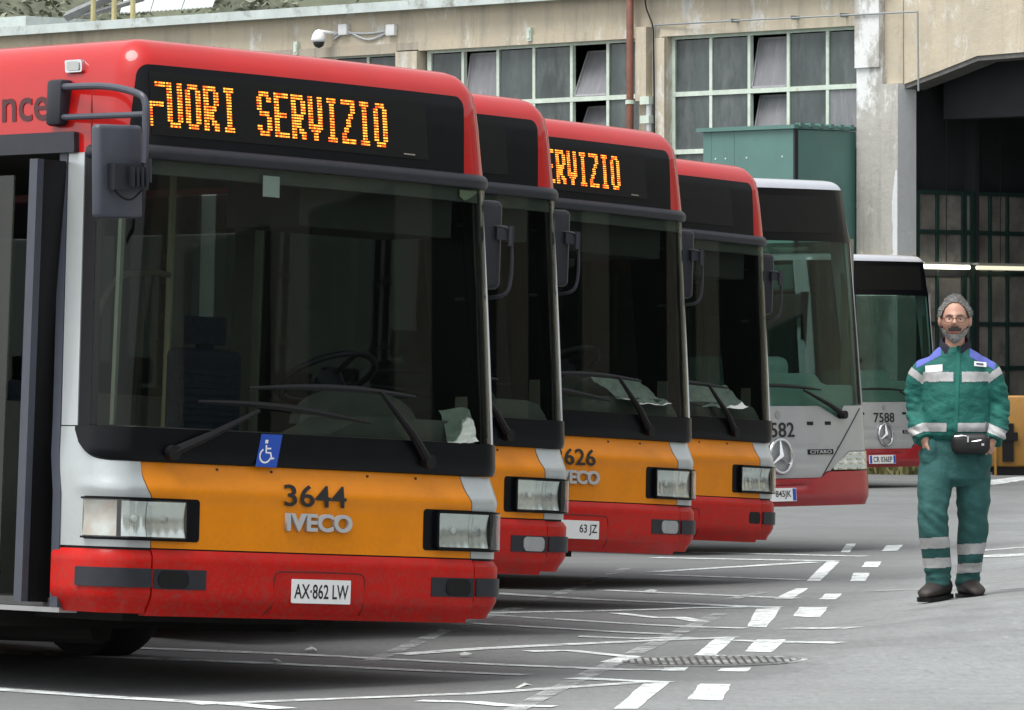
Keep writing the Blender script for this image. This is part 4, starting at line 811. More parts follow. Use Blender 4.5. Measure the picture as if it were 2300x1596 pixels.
def window(xs, open_set, pale=(), rws=rows):
    fr = []
    for i, x in enumerate(xs): fr.append(box(x - (0.045 if i in (0, len(xs) - 1) else 0.028), x + (0.045 if i in (0, len(xs) - 1) else 0.028), 0.10, 0.17, rws[-1], rws[0] + 0.02))
    for z in rws[1:]: fr.append(box(xs[0], xs[-1], 0.095, 0.175, z - 0.035, z + 0.035))
    fr.append(box(xs[0], xs[-1], 0.095, 0.175, rws[0] - 0.02, rws[0] + 0.03))
    W = put('window', mkmesh('window', *merge(*fr)), M_frame, B)
    for r in range(len(rws) - 1):
        for c in range(len(xs) - 1):
            x0, x1, z0, z1 = xs[c] + 0.03, xs[c + 1] - 0.03, rws[r + 1] + 0.037, rws[r] - 0.037; h = z1 - z0
            tilt = open_set.get((r, c), 0.0)
            m = M_dustyl if tilt or (r, c) in pale else M_dusty
            o = put('pane', mkmesh('pane', *box(x0, x1, -0.004, 0.004, 0.0, h)), m, W, (0, 0.13, z0), (-tilt + random.uniform(-0.01, 0.01), 0, 0))
            if tilt:
                q = put('open_sash', mkmesh('sash', *merge(box(x0 - 0.002, x0 + 0.03, -0.02, 0.0045, 0, h), box(x1 - 0.03, x1 + 0.002, -0.02, 0.0045, 0, h), box(x0, x1, -0.02, 0.0045, h - 0.03, h + 0.002), box(x0, x1, -0.02, 0.0045, -0.002, 0.03))), mat('grey_sash_paint', (0.30, 0.30, 0.31), 0.6, var=0.2), W, (0, 0.13, z0), (-tilt, 0, 0))
X = lambda *p: [fac(x, 100)[0] for x in p]
window(X(954, 1029, 1107.6, 1188.5, 1273, 1354.6, 1434), {(0, 1): 0.17, (0, 4): 0.42, (1, 4): 0.42, (1, 1): 0.2})
window(X(1501, 1586, 1672, 1760, 1848, 1930), {(0, 2): 0.22, (1, 2): 0.25}, {(1, 4)})
x0 = aW0r - 0.02; window([x0 - 0.78 * k for k in range(8, -1, -1)], {(0, 6): 0.0}, ())
# gutter, roof and what stands on it
bpart('gutter', M_gut, (-34, -0.5, -0.22, 0.05, ZR, ZR + 0.07), (-34, -0.5, -0.24, -0.21, ZR - 0.03, ZR + 0.12))
rf = put('roof', mkmesh('roof', [(-34, 0.05, ZR + 0.08), (14, 0.05, ZR + 0.08), (14, 16, ZR + 1.0), (-34, 16, ZR + 1.0), (-34, 0.05, ZR + 0.0), (14, 0.05, ZR), (14, 16, ZR + 0.9), (-34, 16, ZR + 0.9)], [(0, 1, 2, 3), (4, 7, 6, 5), (0, 4, 5, 1), (3, 2, 6, 7)]), mat('weathered_roofing', (0.36, 0.38, 0.37), 0.8, var=0.35, scale=1.5, dirt=(0.12, 0.13, 0.10), dscale=2, dlow=0.5, dhigh=0.7), B)
# column and opening
cw0, cw1 = fac(1934, 200)[0], -0.30
cs = fac(1992, 200)[0]
bpart('column', M_column, (cw0, cs, -0.10, 0.28, -0.3, 5.95)); bpart('column', M_column, (cs + 0.012, cw1, -0.14, 0.28, -0.3, 5.70))
bpart('column_head', M_column, (cw0, cs - 0.03, -0.145, 0.28, 5.952, ZR)); bpart('column_head', M_plaster, (cs - 0.027, cw1, -0.02, 0.28, 5.702, ZR))
bpart('jamb_paint', M_jamb, (cw1 + 0.0005, cw1 + 0.004, -0.138, 0.27, 0.0, 5.69))
zz_ = [0.12 * i for i in range(38)]
put('flaking_paint', mkmesh('flake', [(cw1 + 0.003, -0.1435, z) for z in zz_] + [(cw1 - 0.02 - (0.12 + 0.16 * noise.noise(Vector((z * 1.1, 2, 0))) + 0.07 * noise.noise(Vector((z * 6, 5, 0)))) * (1 - (z / 4.6) ** 4), -0.1435, z) for z in zz_], [(i, i + 1, 38 + i + 1, 38 + i) for i in range(37)]), M_jamb, B)
H2 = [(-0.297, 5.69), (0.387, 5.86), (1.10, 6.05), (1.985, 6.07), (11.0, 6.07), (11.8, 6.05), (12.5, 5.86), (12.9, 5.69)]
V = []
for y in (0.0, 0.40):
    V += [(a, y, z) for a, z in H2] + [(12.9, y, ZR), (-0.297, y, ZR)]
n = len(H2) + 2
put('opening_wall', mkmesh('opening_wall', V, [tuple(range(n)), tuple(range(2 * n - 1, n - 1, -1))] + [(i, (i + 1) % n, n + (i + 1) % n, n + i) for i in range(n)]), M_plaster, B)
V = [(a, y, z + dz) for y in (0.02, 0.45) for dz in (-0.07, -0.002) for a, z in H2[:4]]
put('opening_edge', mkmesh('edge', V, [(i, i + 1, i + 5, i + 4) for i in range(3)] + [(8 + i, 8 + i + 1, 8 + i + 5, 8 + i + 4) for i in range(3)] + [(i, i + 1, i + 9, i + 8) for i in range(3)] + [(0, 4, 12, 8), (3, 7, 15, 11)]), mat('grey_soffit', (0.13, 0.13, 0.12), 0.8, var=0.3), B)
bpart('right_wall', M_plaster, (12.9, 62, 0, 0.35, -0.3, ZR))
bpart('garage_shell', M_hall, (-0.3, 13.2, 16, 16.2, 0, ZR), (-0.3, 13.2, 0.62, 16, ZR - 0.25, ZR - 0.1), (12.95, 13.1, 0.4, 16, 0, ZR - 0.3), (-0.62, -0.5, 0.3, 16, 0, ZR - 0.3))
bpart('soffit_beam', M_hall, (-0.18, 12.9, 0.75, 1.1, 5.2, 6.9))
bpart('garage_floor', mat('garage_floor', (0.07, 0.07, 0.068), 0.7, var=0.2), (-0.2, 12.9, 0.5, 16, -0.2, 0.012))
# hazard band near the foot of the column
for k in (6, 7):
    z0 = 1.99 + 0.15 * k
    bpart('hazard_stripe', mat('hazard_yellow', (0.55, 0.33, 0.03), 0.6, var=0.2) if k % 2 else M_rub, (cw0 - 0.01, cw1 + 0.012, -0.155, 0.285, z0, z0 + 0.149))
# glazed steel partition along the hall's side
P_ = empty('glazed_partition', (0, 0, 0)); P_.matrix_world = Matrix.Translation((5.93, 82, 0)) @ Matrix.Rotation(-pi / 4, 4, 'Z') @ Matrix.Translation((-0.22, -0.18, 0))
tag(P_, 'dark green steel and glass partition inside the garage opening', 'partition')
ys = [0.52, 0.95, 1.55, 1.75, 2.15, 2.55, 3.0, 3.5, 4.2, 5.0]
fr = [box(-0.16, -0.08, y - (0.05 if k in (2, 3) else 0.022), y + (0.05 if k in (2, 3) else 0.022), 0, 4.15) for k, y in enumerate(ys)] + [box(-0.155, -0.085, 0.5, 5.0, z - 0.03, z + 0.03) for z in (0.9, 1.55, 2.2, 2.95, 3.55, 4.13)]
put('frame', mkmesh('frame', *merge(*fr)), M_greend, P_)
Mp = mat('grimy_partition_glass', (0.20, 0.19, 0.17), 0.35, var=0.5, scale=2.2, dirt=(0.42, 0.40, 0.36), dscale=1.3, dlow=0.55, dhigh=0.8)
for a, b in zip(ys[:-1], ys[1:]):
    for z0, z1 in zip((0.93, 1.58, 2.23, 2.98, 3.58), (1.52, 2.17, 2.92, 3.52, 4.10)):
        put('pane', mkmesh('pane', *box(-0.125, -0.115, a + 0.03, b - 0.03, z0, z1)), Mp, P_)
put('lower_panel', mkmesh('lower_panel', *box(-0.14, -0.10, 0.55, 5.0, 0.0, 0.9)), M_greend, P_)
def tl(px, py, d):                    # a spot d metres inside the side wall of the hall
    k = (px - 1150) / 12650.0
    return None
for i, (y0, y1) in enumerate(((0.42, 1.50), (1.62, 2.75))):
    f = put('fluorescent_lamp', mkmesh('lamp', *box(0.02, 0.12, y0, y1, 3.07, 3.10)), mat('lamp_housing', (0.4, 0.4, 0.36), 0.5)); f.matrix_world = P_.matrix_world
    tag(f, ['lit fluorescent lamp just right of the farthest bus roof', 'lit fluorescent lamp at the right edge, above the walking man'][i], 'lamp', 'fluorescent lamps in the garage')
    put('tube', mkmesh('tube', *tube([(0.07, y0 + 0.03, 3.03), (0.07, y1 - 0.03, 3.03)], 0.032, 10)), mat('lit_tube', (0.9, 0.9, 0.8), 0.5, emit=(1.0, 0.97, 0.80), estr=1.6) if i == 0 else mat('dim_tube', (0.6, 0.6, 0.55), 0.5, emit=(1.0, 0.97, 0.70), estr=0.35), f)
    put('hanger', mkmesh('hanger', *tube([(0.07, (y0 + y1) / 2, 3.10), (0.07, (y0 + y1) / 2, 7.0)], 0.006, 6)), M_rub, f)
# yellow machine in the garage
Ym = empty('yellow_machine'); Ym.matrix_world = Matrix.Translation((7.27, 81.2, 0)); tag(Ym, 'ochre yellow workshop machine at the right edge behind the man', 'machine')
My = mat('ochre_machine_paint', (0.34, 0.17, 0.03), 0.5, var=0.25, scale=3)
put('cabinet', bevbox('cabinet', -0.35, 0.9, 0.0, 0.6, 0.12, 1.15, 0.03), My, Ym); put('plinth', mkmesh('plinth', *box(-0.3, 0.85, 0.03, 0.55, 0.0, 0.119)), M_rub, Ym)
put('bracket', mkmesh('bracket', *merge(box(-0.20, -0.04, -0.04, -0.001, 0.2, 0.75), box(-0.28, 0.02, -0.05, -0.041, 0.5, 0.62))), M_rub, Ym)
put('pipe', mkmesh('pipe', *tube([(-0.30, -0.05, 0.0), (-0.30, -0.05, 0.6)], 0.02, 8)), My, Ym)
# things fixed to the facade
def fixed(name, label, cat, grp=None):
    e = empty(name); e.matrix_world = B_mat; tag(e, label, cat, grp); return e
B_mat = Matrix.Translation((5.93, 82, 0)) @ Matrix.Rotation(-pi / 4, 4, 'Z')
a = fac(1415, 100, 0.17)[0]
dp = fixed('downpipe', 'rusty red downpipe running down the facade between two large windows', 'pipe')
put('pipe', mkmesh('pipe', *tube([(a, -0.17, 0.02), (a, -0.17, 9.5)], 0.056, 14)), M_rust, dp); dp.children[0].data.polygons.foreach_set('use_smooth', [True] * len(dp.children[0].data.polygons))
for z in (fac(1415, 236)[1], 3.0, 8.0): put('clamp', mkmesh('clamp', *merge(tube([(a, -0.17, z), (a, -0.17, z + 0.06)], 0.068, 12), box(a - 0.10, a - 0.03, -0.17, 0.0, z, z + 0.05))), M_frame, dp)
cm = fixed('security_camera', 'white dome security camera on the wall above the nearest bus roof', 'camera')
a, z = fac(716, 92, 0.25)
put('housing', mkmesh('housing', *[[(x + a, y - 0.25, q + z) for x, y, q in v] if isinstance(v[0], tuple) and len(v[0]) == 3 and k == 0 else v for k, v in enumerate(lathe([(-0.02, 0.115), (0.02, 0.125), (0.10, 0.10), (0.16, 0.06), (0.18, 0.02)], 20, 'z'))], smooth=True), M_white, cm)
put('dome', mkmesh('dome', *[[(x + a, y - 0.25, q + z) for x, y, q in v] if k == 0 else v for k, v in enumerate(lathe([(-0.12, 0.01), (-0.10, 0.06), (-0.06, 0.088), (-0.021, 0.095)], 20, 'z'))], smooth=True), mat('smoked_dome', (0.02, 0.02, 0.02), 0.1), cm)
put('bracket', mkmesh('bracket', *merge(tube([(a, -0.25, z + 0.15), (a + 0.10, -0.1, z + 0.13), (a + 0.15, 0.0, z + 0.13)], 0.03, 8))), M_white, cm)
boxes_ = [((771, 67), 'white square junction box beside the dome security camera'), ((878, 68), 'white junction box at the right end of the grey cable')]
ends = []
for (px, py), lab in boxes_:
    a2, z2 = fac(px, py, 0.06); e = put('junction_box', bevbox('jb', a2 - 0.10, a2 + 0.10, -0.09, -0.001, z2 - 0.09, z2 + 0.09, 0.012), M_white); e.matrix_world = B_mat; tag(e, lab, 'junction box', 'junction boxes on the wall'); ends.append((a2, z2))
cb = put('cable_run', mkmesh('cable', *merge(*[tube(bez([(a + 0.12, -0.03, z + 0.03 + d), (ends[0][0], -0.03, ends[0][1] - 0.06 + d), ((ends[0][0] + ends[1][0]) / 2, -0.03, ends[1][1] - 0.03 - 2 * d), (ends[1][0], -0.03, ends[1][1])]), 0.017, 6) for d in (0.0, 0.05)])), mat('grey_cable', (0.5, 0.52, 0.53), 0.5)); cb.matrix_world = B_mat; tag(cb, 'grey cable run linking the security camera to the junction boxes', 'cable')
for i, (px, y0, y1) in enumerate(((1188, 62, 93), (664, 94, 124))):
    a2, zt = fac(px, y0, 0.05); e = put('wall_bracket', mkmesh('wb', *merge(box(a2 - 0.045, a2 + 0.045, -0.06, 0.0, fac(px, y1, 0.05)[1], zt), box(a2 - 0.03, a2 + 0.03, -0.075, -0.06, fac(px, y1, 0.05)[1] + 0.04, zt - 0.04))), M_frame); e.matrix_world = B_mat
    tag(e, ['pale upright bracket above the left large window', 'pale upright bracket left of the security camera'][i], 'bracket', 'wall brackets')
cd2 = fixed('conduit', 'thin grey conduit framing the right large window and the column', 'conduit')
pts = [(*fac(1472, 400, 0.05),), (*fac(1472, 57, 0.05),), (*fac(1700, 46, 0.05),), (*fac(2062, 27, 0.16),), (*fac(2064, 205, 0.16),)]
put('pipe', mkmesh('pipe', *merge(*[tube([(p[0], -0.05 if i < 2 else -0.17, p[1]), (q[0], -0.05 if i < 1 else -0.17, q[1])], 0.014, 6) for i, (p, q) in enumerate(zip(pts[:-1], pts[1:]))])), mat('grey_conduit', (0.26, 0.28, 0.28), 0.5), cd2)
for px in (1655, 1790, 1900): a2, z2 = fac(px, 57 - (px - 1472) * 0.051, 0.05); put('clip', mkmesh('clip', *box(a2 - 0.012, a2 + 0.012, -0.19, 0.0, z2 - 0.03, z2 + 0.03)), MATS['grey_conduit'], cd2)
wb = fixed('wall_cable', 'loose black cable hanging down beside the rusty downpipe', 'cable')
put('strand', mkmesh('strand', *tube(bez([(*[fac(1448, -10, 0.1)[0]], -0.1, fac(1448, -10, 0.1)[1]), (fac(1452, 20, 0.1)[0], -0.1, fac(1452, 20, 0.1)[1]), (fac(1466, 60, 0.1)[0], -0.1, fac(1466, 60, 0.1)[1]), (fac(1468, 110, 0.1)[0], -0.1, fac(1468, 110, 0.1)[1]), (fac(1470, 300, 0.1)[0], -0.1, fac(1470, 300, 0.1)[1])]), 0.012, 6)), M_rub, wb)
wp = fixed('drain_pipe', 'short pale grey pipe below the beige wall strip', 'pipe'); a2, z2 = fac(1456, 226, 0.1)
put('pipe', mkmesh('pipe', *tube([(a2, -0.08, 2.6), (a2, -0.08, z2)], 0.045, 10)), mat('pale_grey_pipe', (0.5, 0.53, 0.55), 0.5, var=0.1), wp)
for zz in (z2 - 0.06, z2 - 0.35): put('clamp', mkmesh('clamp', *box(a2 - 0.14, a2 + 0.05, -0.14, 0.0, zz, zz + 0.12)), M_frame, wp)
# green sheet-metal cabinet against the facade
G = fixed('metal_cabinet', 'tall green sheet metal cabinet standing against the depot column', 'cabinet')
gx1, gt = -1.215, 5.03; gx0 = -3.04; seam = gx0 + 0.62; D = -1.35
for x0_, x1_ in ((gx0, gx0 + 0.16), (gx0 + 0.165, seam), (seam + 0.006, gx1 - 0.03)):
    put('front_panel', mkmesh('front_panel', *box(x0_, x1_, D, D + 0.03, 0, gt)), M_green, G)
put('side_panel', mkmesh('side_panel', *box(gx1 - 0.03, gx1, D + 0.06, -0.02, 0, gt - 0.01)), M_green, G); put('side_panel', mkmesh('side_panel', *box(gx0, gx0 + 0.03, D + 0.032, -0.02, 0, gt)), M_green, G)
put('corner_angle', mkmesh('corner_angle', *merge(box(gx1 - 0.028, gx1 + 0.008, D - 0.008, D + 0.058, 0, gt))), M_trim, G)
put('lid', mkmesh('lid', *box(gx0 - 0.10, gx1 + 0.03, D - 0.05, -0.01, gt + 0.002, gt + 0.06)), M_green, G)
for k in range(6): put('lid_rib', mkmesh('lid_rib', *box(gx1 - 0.05, gx1 + 0.06, D + 0.05 + k * 0.22, D + 0.13 + k * 0.22, gt + 0.03, gt + 0.085)), M_green, G)
for x_ in (gx0 + 0.25, gx0 + 0.45, seam + 0.25, gx1 - 0.25):
    for zz in (gt - 0.4,): put('rivet', mkmesh('rivet', *tube([(x_, D - 0.006, zz), (x_, D, zz)], 0.014, 8)), M_frame, G)
# roof furniture at the far left: pale sheets, yellow posts, dark rail
def roofpt(px, py, o):
    a_, z_ = fac(px, py, o); return Vector((a_, -o, z_))
sk = fixed('roof_skylight', 'row of pale corrugated roof sheets above the gutter', 'skylight')
for i, (x0_, x1_) in enumerate(((277, 345), (347, 415), (417, 485))):
    p = [roofpt(x0_ - 8, 30 - i * 5, -1.2), roofpt(x1_ - 8, 25 - i * 5, -1.2), roofpt(x1_ + 6, -22, -3.0), roofpt(x0_ + 6, -18, -3.0)]
    V = []; nn = 14
    for d in (0, -0.02):
        for t in (0, 1):
            for k in range(nn + 1):
                q = (p[0] * (1 - k / nn) + p[1] * (k / nn)) * (1 - t) + (p[3] * (1 - k / nn) + p[2] * (k / nn)) * t; V.append(q + Vector((0, 0, 0.015 * (k % 2) + d)))
    m_ = nn + 1
    put('sheet', mkmesh('sheet', V, [(k, k + 1, m_ + k + 1, m_ + k) for k in range(nn)] + [(2 * m_ + k, 2 * m_ + k + 1, 3 * m_ + k + 1, 3 * m_ + k) for k in range(nn)] + [(k, k + 1, 2 * m_ + k + 1, 2 * m_ + k) for k in range(nn)]), mat('weathered_white_sheet', (0.58, 0.62, 0.62), 0.6, var=0.12, scale=3), sk)
for i, px in enumerate((209, 256, 298)):
    p = roofpt(px, 34 - i * 3, -0.6); e = put('roof_post', mkmesh('post', *merge(tube([p + Vector((0, 0, -0.25)), p + Vector((0.02, 0, 0.9))], 0.045, 8), box(p.x - 0.08, p.x + 0.08, p.y - 0.08, p.y + 0.08, p.z - 0.27, p.z - 0.22))), mat('faded_yellow_post', (0.45, 0.40, 0.20), 0.6, var=0.2)); e.matrix_world = B_mat
    tag(e, ['faded yellow post on the roof, leftmost of three', 'faded yellow post on the roof, middle of three', 'faded yellow post on the roof beside the pale sheets'][i], 'post', 'posts on the roof')
p, q = roofpt(150, 38, -1.0), roofpt(262, -12, -1.0)
e = put('roof_beam', mkmesh('beam', *merge(tube([p, q], 0.09, 4), tube([p + Vector((0.5, 0, 0)), q + Vector((0.7, 0, -0.1))], 0.05, 4))), mat('grey_roof_beam', (0.20, 0.21, 0.21), 0.7, var=0.2)); e.matrix_world = B_mat; tag(e, 'slanting grey beam on the roof at the upper left', 'beam')
e = put('roof_slab', mkmesh('slab', *box(-23.5, roofpt(58, 40, -0.5).x, 0.5, 2.2, ZR + 0.1, ZR + 0.36)), M_gut); e.matrix_world = B_mat; tag(e, 'pale flat slab on the roof at the far upper left corner', 'slab')
# wooded hillside behind the roof
def hillside():
    hb = tag(put('hill', mkmesh('hill', [(-60, 112, 0), (90, 112, 0), (90, 112, 5.5), (-60, 112, 7.0), (90, 170, 45), (-60, 170, 50)], [(0, 1, 2, 3), (3, 2, 4, 5)]), mat('hill_earth', (0.12, 0.135, 0.09), 0.9, var=0.5, scale=0.6)), kind='structure')
    V, Fc = [], []; random.seed(11)
    for _ in range(30000):
        px = random.uniform(-60, 640) if _ < 16000 else random.uniform(-1500, 900); Y = random.uniform(113, 128); x = (px - 1150) / 12650 * Y; z = 6.2 + (Y - 112) * 0.68 + random.gauss(0, 0.35) + 0.5 * noise.noise(Vector((x, Y, 0)) * 0.8)
        s = random.uniform(0.04, 0.12); a_ = random.uniform(0, 6.3); b_ = random.uniform(-0.9, 0.9); k = len(V)
        u = Vector((cos(a_), sin(a_), b_)).normalized() * s; v_ = Vector((-sin(a_), cos(a_), random.uniform(-1, 1))).normalized() * s * 0.6; c = Vector((x, Y, z))
        V += [c - u, c + v_, c + u, c - v_]; Fc.append((k, k + 1, k + 2, k + 3))
    m = mat('hill_foliage', (0.12, 0.145, 0.085), 0.7, col2=(0.24, 0.235, 0.18), scale=0.8)
    o = put('hillside_scrub', bpy.data.meshes.new('scrub'), m); o.data.from_pydata([tuple(v) for v in V], [], Fc); tag(o, 'dense grey green scrub covering the hillside behind the roof', 'scrub', kind='stuff')
hillside()
# ground weeds below the far bus
def weeds():
    V, Fc = [], []; random.seed(5)
    for _ in range(500):
        px, py = random.uniform(1945, 2085), 1050; a_ = fac(px, py)[0]; w_ = Vector((5.93, 82, 0)) + Vector((0.7071, -0.7071, 0)) * a_ + Vector((-0.7071, -0.7071, 0)) * random.uniform(0.05, 0.5)
        h = random.uniform(0.08, 0.35); d = Vector((random.uniform(-1, 1), random.uniform(-1, 1), 0)) * 0.12; k = len(V)
        V += [w_ + Vector((0.02, 0, 0)), w_ - Vector((0.02, 0, 0)), w_ + d + Vector((0, 0, h)), w_ + d * 0.6 + Vector((0.05, 0, h * 0.7))]; Fc.append((k, k + 1, k + 2, k + 3))
    o = put('weeds', bpy.data.meshes.new('weeds'), mat('weed_leaves', (0.10, 0.12, 0.04), 0.7, col2=(0.20, 0.16, 0.06), scale=5)); o.data.from_pydata([tuple(v) for v in V], [], Fc); tag(o, 'low weeds along the foot of the depot wall under the farthest bus', 'weeds', kind='stuff')
weeds()
# unseen building added so that paint and glass mirror something dark
Wk = empty('unseen_reflected_building', (34, 20, 0)); tag(Wk, 'tall ochre building added outside the picture to the right, for dark reflections', 'building')
put('wall', mkmesh('wall', *box(0, 8, -34, 42, -0.3, 12.5)), M_plasterg, Wk)
put('roof', mkmesh('roof', *box(-0.6, 8.5, -34.5, 42.5, 12.502, 12.9)), M_gut, Wk)
for k in range(11):
    put('doorway', mkmesh('doorway', *box(-0.05, -0.003, -31 + k * 6.5, -26.5 + k * 6.5, 0, 5.2)), M_hall, Wk); put('window', mkmesh('window', *box(-0.05, -0.003, -31 + k * 6.5, -26.5 + k * 6.5, 6.6, 10.6)), M_dusty, Wk)

# ------------------------------------------------------------------ the walking man (local x to the picture's right, -y towards the camera)
from mathutils.bvhtree import BVHTree
mx, my = gpt(2145, 1345); MS = 385.0 / (12650.0 / my)
man = None
def evaluate(V, Fc, voxel, smooth, it=3):
    me = mkmesh('tmp', V, Fc); o = bpy.data.objects.new('tmp', me); C.objects.link(o)
    md = o.modifiers.new('r', 'REMESH'); md.mode = 'VOXEL'; md.voxel_size = voxel
    if smooth: ms = o.modifiers.new('s', 'SMOOTH'); ms.factor = smooth; ms.iterations = it
    bpy.context.view_layer.update()
    r = bpy.data.meshes.new_from_object(o.evaluated_get(bpy.context.evaluated_depsgraph_get())); bpy.data.objects.remove(o)
    r.polygons.foreach_set('use_smooth', [True] * len(r.polygons)); return r
def rings(secs, n=28):                # secs: (x, y, z, rx, ry[, power])
    V, Fc = [], []
    for s in secs:
        x, y, z, rx, ry = s[:5]; e = s[5] if len(s) > 5 else 1.0
        for k in range(n):
            q = 2 * pi * k / n; c_, s_ = cos(q), sin(q)
            V.append((x + rx * math.copysign(abs(c_) ** e, c_), y + ry * math.copysign(abs(s_) ** e, s_), z))
    for i in range(len(secs) - 1):
        for k in range(n): Fc.append((i * n + k, i * n + (k + 1) % n, (i + 1) * n + (k + 1) % n, (i + 1) * n + k))
    Fc.append(tuple(range(n))[::-1]); Fc.append(tuple((len(secs) - 1) * n + k for k in range(n))); return V, Fc
def ball(c, r, n=14):
    V, Fc = [], []
    for j in range(1, n):
        t = pi * j / n
        for k in range(2 * n): q = pi * k / n; V.append((c[0] + r[0] * sin(t) * cos(q), c[1] + r[1] * sin(t) * sin(q), c[2] + r[2] * cos(t)))
    m = 2 * n
    Fc = [(j * m + k, j * m + (k + 1) % m, (j + 1) * m + (k + 1) % m, (j + 1) * m + k) for j in range(n - 2) for k in range(m)]
    V += [(c[0], c[1], c[2] + r[2]), (c[0], c[1], c[2] - r[2])]; a = len(V) - 2
    Fc += [(k, a, (k + 1) % m) for k in range(m)] + [((n - 2) * m + k, (n - 2) * m + (k + 1) % m, a + 1) for k in range(m)]
    return V, Fc
def limb(pts, rad, n=18, sub=5):
    P = bez(pts, sub); R_ = []
    for i in range(len(P)):
        t = i / (len(P) - 1) * (len(rad) - 1); k = min(int(t), len(rad) - 2); R_.append(rad[k] + (rad[k + 1] - rad[k]) * (t - k))
    return tube(P, R_, n)
def sub_faces(me, test, off, name):   # a patch of a garment lifted off as a mesh of its own
    nrm = [v.normal.copy() for v in me.vertices]; used = {}; V, Fc = [], []
    for p in me.polygons:
        if test(p.center, p.normal):
            f = []
            for i in p.vertices:
                if i not in used: used[i] = len(V); V.append(me.vertices[i].co + nrm[i] * off)
                f.append(used[i])
            Fc.append(tuple(f))
    r = bpy.data.meshes.new(name); r.from_pydata([tuple(v) for v in V], [], Fc); r.polygons.foreach_set('use_smooth', [True] * len(r.polygons)); return r
def displace(me, fn):
    me.update(); nn = [v.normal.copy() for v in me.vertices]
    for v, n_ in zip(me.vertices, nn): v.co += n_ * fn(v.co, n_)
    me.update()
M_skin = mat('skin', (0.50, 0.28, 0.20), 0.55, var=0.12, scale=30)
M_jack = mat('green_work_jacket', (0.005, 0.115, 0.092), 0.8, var=0.22, scale=7, bump=0.9, bscale=13, stretch=(1, 1, 1.3))
M_trou = mat('teal_work_trousers', (0.018, 0.088, 0.082), 0.85, var=0.20, scale=5, bump=0.8, bscale=11, dirt=(0.035, 0.13, 0.125), dscale=4, dlow=0.5, dhigh=0.75)  # paler noise patches put lit zones of the cloth into its colour
M_refl = mat('silver_reflective_tape', (0.42, 0.42, 0.42), 0.5, var=0.15, scale=40)
M_purp = mat('periwinkle_shoulder_cloth', (0.10, 0.13, 0.45), 0.8, var=0.1)
M_navy = mat('dark_navy_knit', (0.010, 0.010, 0.022), 0.9)
M_hair = mat('grey_hair', (0.21, 0.207, 0.20), 0.7, col2=(0.075, 0.073, 0.07), scale=60, stretch=(1, 1, 0.3))
M_beard = mat('white_grey_beard', (0.42, 0.42, 0.41), 0.8, col2=(0.20, 0.19, 0.18), scale=70)
M_must = mat('dark_grey_moustache', (0.07, 0.06, 0.055), 0.8)
M_shoe = mat('dark_brown_leather', (0.022, 0.016, 0.014), 0.6, var=0.3, scale=20)
